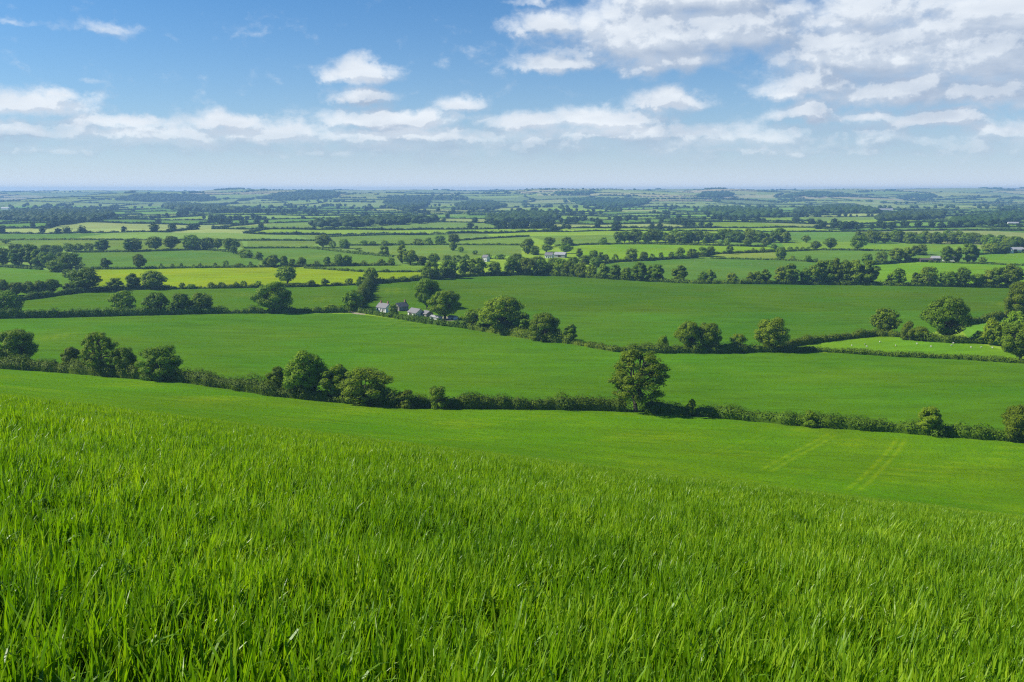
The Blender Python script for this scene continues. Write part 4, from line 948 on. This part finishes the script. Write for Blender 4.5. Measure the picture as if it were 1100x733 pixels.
def build_grass():
    tc = bpy.data.collections.new('grass_tufts'); n_near = 10
    for i in range(n_near): tc.objects.link(bpy.data.objects.new('a_tuft_%02d' % i, tuft(2000 + i, 11, .075, .26, .47, .0215, 6)))
    for i in range(6): tc.objects.link(bpy.data.objects.new('b_tuft_%02d' % i, tuft(2100 + i, 42, .36, .25, .44, .023, 4)))
    r = np.random.default_rng(55); pts = []; idx = []; scl = []
    def scatter(r0, r1, dens, far):
        half = math.radians(42); area = half * (r1 ** 2 - r0 ** 2); n = int(area * dens)
        d = np.sqrt(r.uniform(r0 ** 2, r1 ** 2, n)); a = r.uniform(-half, half, n); X, Y = d * np.sin(a), d * np.cos(a)
        if r1 > 70:                              # the shorter crop on the lower slope, as far as the nearest hedge, worn away in the wheel tracks
            hx = np.array([ground_at(*p)[:2] for p in NEAR_HEDGE]); hx = hx[np.argsort(hx[:, 0])]
            ok = (Y < np.interp(X, hx[:, 0], hx[:, 1]) - 2.0) & (r.random(n) < np.clip(1.25 - Y / 330, 0, 1))
            for line, wd_, am_ in TRACKS:
                ok &= track_dist(np.array([ground_at(*p)[:2] for p in line]), X, Y) > wd_ * am_ * .9
            X, Y = X[ok], Y[ok]; n = len(X)
        # thinner and thicker drifts
        k = waves(X, Y, 1.6, 6, 81) * .5 + waves(X, Y, 5, 5, 82) * .4
        keep = r.random(n) < np.clip(.78 + .40 * k, .2, 1); X, Y, k = X[keep], Y[keep], k[keep]; n = len(X)
        pts.append(np.stack([X, Y, zt(X, Y)], 1)); scl.append(np.clip(r.normal(1, .10, n) + .08 * k, .6, 1.35) * (1 - .55 * sstep(9, 48, Y)) * (1 if r1 < 70 else .85))
        idx.append(r.integers(n_near, n_near + 6, n) if far else r.integers(0, n_near, n))
    scatter(1.2, 9, 108, False); scatter(9, 17, 75, False); scatter(17, 30, 13, True); scatter(30, 66, 14, True)
    scatter(66, 290, 2.0, True)
    P = np.concatenate(pts); n = len(P)
    me = bpy.data.meshes.new('grass'); me.vertices.add(n); me.vertices.foreach_set('co', P.astype(np.float32).ravel())
    rot = np.zeros((n, 3), np.float32); rot[:, 0] = r.normal(0, .06, n); rot[:, 1] = r.normal(.03, .07, n); rot[:, 2] = r.normal(0, .9, n)
    for nm, ty, arr, key in (('rot', 'FLOAT_VECTOR', rot.ravel(), 'vector'), ('scl', 'FLOAT', np.concatenate(scl).astype(np.float32), 'value'), ('idx', 'INT', np.concatenate(idx).astype(np.int32), 'value')):
        a = me.attributes.new(nm, ty, 'POINT'); a.data.foreach_set(key, arr)
    me.materials.append(M['grass']); me.update()
    o = link('grass', me); tag(o, 'long bright green grass blades covering the near hillside', 'grass', kind='stuff')
    ng = bpy.data.node_groups.new('grass_scatter', 'GeometryNodeTree')
    ng.interface.new_socket('Geometry', in_out='INPUT', socket_type='NodeSocketGeometry'); ng.interface.new_socket('Geometry', in_out='OUTPUT', socket_type='NodeSocketGeometry')
    gi = ng.nodes.new('NodeGroupInput'); go = ng.nodes.new('NodeGroupOutput'); ci = ng.nodes.new('GeometryNodeCollectionInfo'); ip = ng.nodes.new('GeometryNodeInstanceOnPoints')
    ci.inputs['Collection'].default_value = tc; ci.inputs['Separate Children'].default_value = True; ci.inputs['Reset Children'].default_value = True
    def na(nm, ty):
        q = ng.nodes.new('GeometryNodeInputNamedAttribute'); q.data_type = ty; q.inputs[0].default_value = nm; return [s for s in q.outputs if s.enabled and s.name == 'Attribute'][0]
    L = ng.links.new
    L(gi.outputs[0], ip.inputs['Points']); L(ci.outputs[0], ip.inputs['Instance']); ip.inputs['Pick Instance'].default_value = True
    L(na('idx', 'INT'), ip.inputs['Instance Index']); L(na('rot', 'FLOAT_VECTOR'), ip.inputs['Rotation']); L(na('scl', 'FLOAT'), ip.inputs['Scale']); L(ip.outputs[0], go.inputs[0])
    md = o.modifiers.new('scatter', 'NODES'); md.node_group = ng
    print('grass tufts', n, 'trees', NTREE)
build_grass()

# ------------------------------------------------------------------ air
def haze():
    me = bpy.data.meshes.new('haze'); g = Geo(); boxv(g, -24000, 24000, -60, 9400, -90, 31); me = g.mesh('haze', [])
    m, nt, out = mat('haze_air'); m.cycles.volume_sampling = 'DISTANCE'; m.cycles.homogeneous_volume = True; v = nd(nt, 'VolumePrincipled')
    v.inputs['Density Attribute'].default_value = ''; v.inputs['Temperature Attribute'].default_value = ''; v.inputs['Color'].default_value = (.29, .53, .83, 1); v.inputs['Density'].default_value = HAZE_D; v.inputs['Anisotropy'].default_value = .1
    nt.links.new(v.outputs[0], out.inputs['Volume']); me.materials.append(m)
    tag(link('haze', me), 'thin blue haze over the distance', 'haze', kind='stuff')
HAZE_D = 1.35e-4
haze()

# ------------------------------------------------------------------ light, sky and clouds
SUN_EL, SUN_FWD = math.radians(40), math.radians(3)        # from the left, a little beyond the subject
sd = Vector((-math.cos(SUN_EL) * math.cos(SUN_FWD), math.cos(SUN_EL) * math.sin(SUN_FWD), math.sin(SUN_EL)))
sl = bpy.data.lights.new('sun', 'SUN'); sl.energy = 4.8; sl.angle = math.radians(.5); sl.color = (1.0, .945, .86)
so = bpy.data.objects.new('sun', sl); COL.objects.link(so); so.rotation_euler = sd.to_track_quat('Z', 'Y').to_euler(); so.location = (0, 0, 60)

def ang(x, y):
    d = ray(x, y); return math.atan2(d[0], d[1]), math.atan2(d[2], math.hypot(d[0], d[1]))
CLOUDS = [ # x, y, half width, half height, amount
 (388, 80, 38, 15, 1.0), (388, 106, 36, 9, .85), (38, 112, 66, 13, .95), (-30, 116, 60, 14, .9), (108, 32, 42, 11, .58), (18, 24, 40, 6, .5), (92, 87, 18, 4, .45), (168, 104, 14, 4, .35), (497, 114, 30, 10, .85), (450, 100, 20, 4, .35),
 (590, 27, 46, 15, .95), (598, 69, 60, 11, .85), (575, 2, 34, 6, .6), (700, 42, 105, 36, 1.0), (790, 30, 85, 30, 1.0), (745, -4, 120, 26, 1.0), (720, 68, 80, 16, .8), (850, 12, 70, 18, .7), (670, 20, 60, 18, .8),
 (930, 14, 130, 34, .85), (940, 60, 130, 34, 1.0), (1060, 60, 120, 42, 1.0), (880, 92, 80, 18, .9), (1070, 100, 110, 20, .95), (970, 100, 110, 18, .95), (1080, 16, 120, 32, .9), (1000, 38, 160, 26, .85),
 (722, 110, 44, 12, 1.0), (870, 124, 44, 11, .95), (1003, 130, 56, 11, 1.0), (1075, 140, 52, 9, .9), (930, 126, 60, 8, .7),
 (135, 132, 60, 9, .85), (160, 145, 110, 10, .85), (245, 132, 56, 10, .9), (290, 146, 100, 11, .85), (420, 131, 76, 11, 1.0), (440, 146, 120, 11, .9), (560, 134, 50, 11, .9), (640, 130, 80, 12, .95), (680, 144, 120, 10, .85), (800, 150, 100, 8, .7), (30, 142, 110, 12, .8), (800, 162, 70, 5, .7),
 (40, 162, 140, 8, .6), (330, 162, 170, 8, .58), (900, 164, 170, 7, .58), (620, 164, 160, 7, .55), (1060, 160, 90, 8, .6)]
def world():
    w = bpy.data.worlds.new('World'); S.world = w; w.use_nodes = True; nt = w.node_tree; nt.nodes.clear()
    out = nd(nt, 'OutputWorld'); bg = nd(nt, 'Background'); bg.inputs[1].default_value = .055
    w.cycles.sampling_method = 'MANUAL'; w.cycles.sample_map_resolution = 256
    sky = nd(nt, 'TexSky', sky_type='NISHITA'); sky.sun_disc = False; sky.sun_elevation = SUN_EL
    sky.sun_rotation = math.atan2(sd.x, sd.y); sky.altitude = 100; sky.air_density = 1.0; sky.dust_density = .6; sky.ozone_density = 2.0
    tc = nd(nt, 'TexCoord'); sep = nd(nt, 'SeparateXYZ'); nt.links.new(tc.outputs['Generated'], sep.inputs[0])
    az = mth(nt, 'ARCTAN2', sep.outputs[0], sep.outputs[1]); el = mth(nt, 'ARCSINE', sep.outputs[2])
    # group: cloud thickness in a direction
    g = bpy.data.node_groups.new('cloud_thickness', 'ShaderNodeTree')
    g.interface.new_socket('az', in_out='INPUT', socket_type='NodeSocketFloat'); g.interface.new_socket('el', in_out='INPUT', socket_type='NodeSocketFloat'); g.interface.new_socket('fac', in_out='OUTPUT', socket_type='NodeSocketFloat')
    gi = g.nodes.new('NodeGroupInput'); go = g.nodes.new('NodeGroupOutput'); A, E = gi.outputs[0], gi.outputs[1]
    cv = nd(g, 'CombineXYZ'); g.links.new(A, cv.inputs[0]); g.links.new(E, cv.inputs[1])
    v1 = mapping(g, cv.outputs[0], (1, 1.9, 1), (0, 0, .22)); v2 = mapping(g, cv.outputs[0], (1, 1.25, 1), (0, 0, 0), (3, 1, 0))
    n1 = noise(g, v1, 13, 7, .6, .35); n2 = noise(g, v2, 38, 8, .6, .25)
    nn = mth(g, 'ADD', mth(g, 'MULTIPLY', mth(g, 'SUBTRACT', n1, .5), 1.35), mth(g, 'MULTIPLY', mth(g, 'SUBTRACT', n2, .5), 1.3))
    # wobble the outlines
    wob = mth(g, 'MULTIPLY', mth(g, 'SUBTRACT', noise(g, v2, 26, 5, .6), .5), .028)
    Ew = mth(g, 'ADD', E, wob); Aw = mth(g, 'ADD', A, mth(g, 'MULTIPLY', wob, 2.2))
    acc = None
    for x, y, hw, hh, am in CLOUDS:
        a0, e0 = ang(x, y); a1, _ = ang(x + hw, y); _, e1 = ang(x, y - hh); sa, se = max(abs(a1 - a0), 1e-3), max(e1 - e0, 1e-3) * 1.22
        da = mth(g, 'DIVIDE', mth(g, 'SUBTRACT', Aw, a0), sa); de = mth(g, 'DIVIDE', mth(g, 'SUBTRACT', Ew, e0), se)
        de = mth(g, 'MAXIMUM', de, mth(g, 'MULTIPLY', de, -1.5))           # flat bases
        q = mth(g, 'ADD', mth(g, 'MULTIPLY', da, da), mth(g, 'MULTIPLY', de, de))
        b = mth(g, 'MULTIPLY', mth(g, 'EXPONENT', mth(g, 'MULTIPLY', q, -.65)), am)
        acc = b if acc is None else mth(g, 'SMOOTH_MAX', acc, b, .25)
    eb = ang(550, 152)[1]; ew = ang(550, 127)[1] - eb
    bq = mth(g, 'DIVIDE', mth(g, 'SUBTRACT', E, eb), ew); band = mth(g, 'MULTIPLY', mth(g, 'EXPONENT', mth(g, 'MULTIPLY', mth(g, 'MULTIPLY', bq, bq), -.8)), .60)
    acc = mth(g, 'SMOOTH_MAX', acc, band, .2)
    d = mth(g, 'ADD', acc, mth(g, 'MULTIPLY', nn, mth(g, 'MULTIPLY_ADD', acc, -.36, .74)))
    g.links.new(mth(g, 'SUBTRACT', d, .40), go.inputs[0])
    def thick(da, de):
        n = nd(nt, 'Group'); n.node_tree = g; nt.links.new(mth(nt, 'ADD', az, da), n.inputs[0]); nt.links.new(mth(nt, 'ADD', el, de), n.inputs[1]); return n.outputs[0]
    t0 = thick(0, 0); t1 = thick(-.007, .010); t2 = thick(-.020, .030)
    alpha = rng_map(nt, t0, -.16, .46, 0, 1, True)
    cv = nd(nt, 'CombineXYZ'); nt.links.new(az, cv.inputs[0]); nt.links.new(el, cv.inputs[1])
    streak = rng_map(nt, noise(nt, mapping(nt, cv.outputs[0], (1, 4.2, 1), (0, 0, -.14)), 11, 4, .5, .3), .33, .68, 0, 1, True)
    rim = rng_map(nt, mth(nt, 'SUBTRACT', t0, t1), -.05, .11, 0, 1, True)
    body = rng_map(nt, mth(nt, 'SUBTRACT', t0, t2), -.18, .36, 0, 1, True)
    thin = rng_map(nt, t0, .10, .75, 1, 0, False)
    lum = mth(nt, 'ADD', mth(nt, 'ADD', mth(nt, 'MULTIPLY', rim, .36), mth(nt, 'MULTIPLY', body, .34)), mth(nt, 'ADD', mth(nt, 'MULTIPLY', streak, .26), mth(nt, 'MULTIPLY', thin, .10)))
    cc = mix(nt, lum, (3.9, 4.9, 6.5), (9.5, 10.0, 10.5))
    # pale air low over the horizon
    low = mth(nt, 'EXPONENT', mth(nt, 'MULTIPLY', mth(nt, 'MAXIMUM', el, 0), -12.0))
    sk = mix(nt, 1.0, sky.outputs[0], SKY_TINT, 'MULTIPLY')
    base = mix(nt, mth(nt, 'MULTIPLY', low, .92), sk, (7.9, 8.6, 9.5))
    rim_ = mth(nt, 'EXPONENT', mth(nt, 'MULTIPLY', mth(nt, 'MAXIMUM', el, 0), -110.0))
    base = mix(nt, rim_, base, (9.6, 10.2, 10.8))
    cfade = mth(nt, 'MULTIPLY', alpha, rng_map(nt, el, .0, .07, .15, .93))
    nt.links.new(mix(nt, cfade, base, cc), bg.inputs[0]); nt.links.new(bg.outputs[0], out.inputs[0])
SKY_TINT = (.30, .80, 1.24)
world()

# ------------------------------------------------------------------ camera and render
cd = bpy.data.cameras.new('camera'); cd.sensor_width = 36; cd.lens = FPX * 36 / W; cd.clip_start = .05; cd.clip_end = 60000
co = bpy.data.objects.new('camera', cd); COL.objects.link(co); co.location = (0, 0, 0); co.rotation_euler = (math.pi / 2 - PITCH, 0, 0); S.camera = co
S.view_settings.view_transform = 'Standard'; S.view_settings.look = 'None'; S.view_settings.gamma = 1; S.view_settings.exposure = 0.80; S.view_settings.use_curve_mapping = False
S.render.engine = 'CYCLES'; c = S.cycles
c.max_bounces = 5; c.diffuse_bounces = 2; c.glossy_bounces = 2; c.transmission_bounces = 3; c.transparent_max_bounces = 4; c.volume_bounces = 0
c.caustics_reflective = False; c.caustics_refractive = False; c.use_denoising = False; c.pixel_filter_type = 'BLACKMAN_HARRIS'; c.filter_width = 1.25; c.sample_clamp_indirect = 4; c.sample_clamp_direct = 2.2
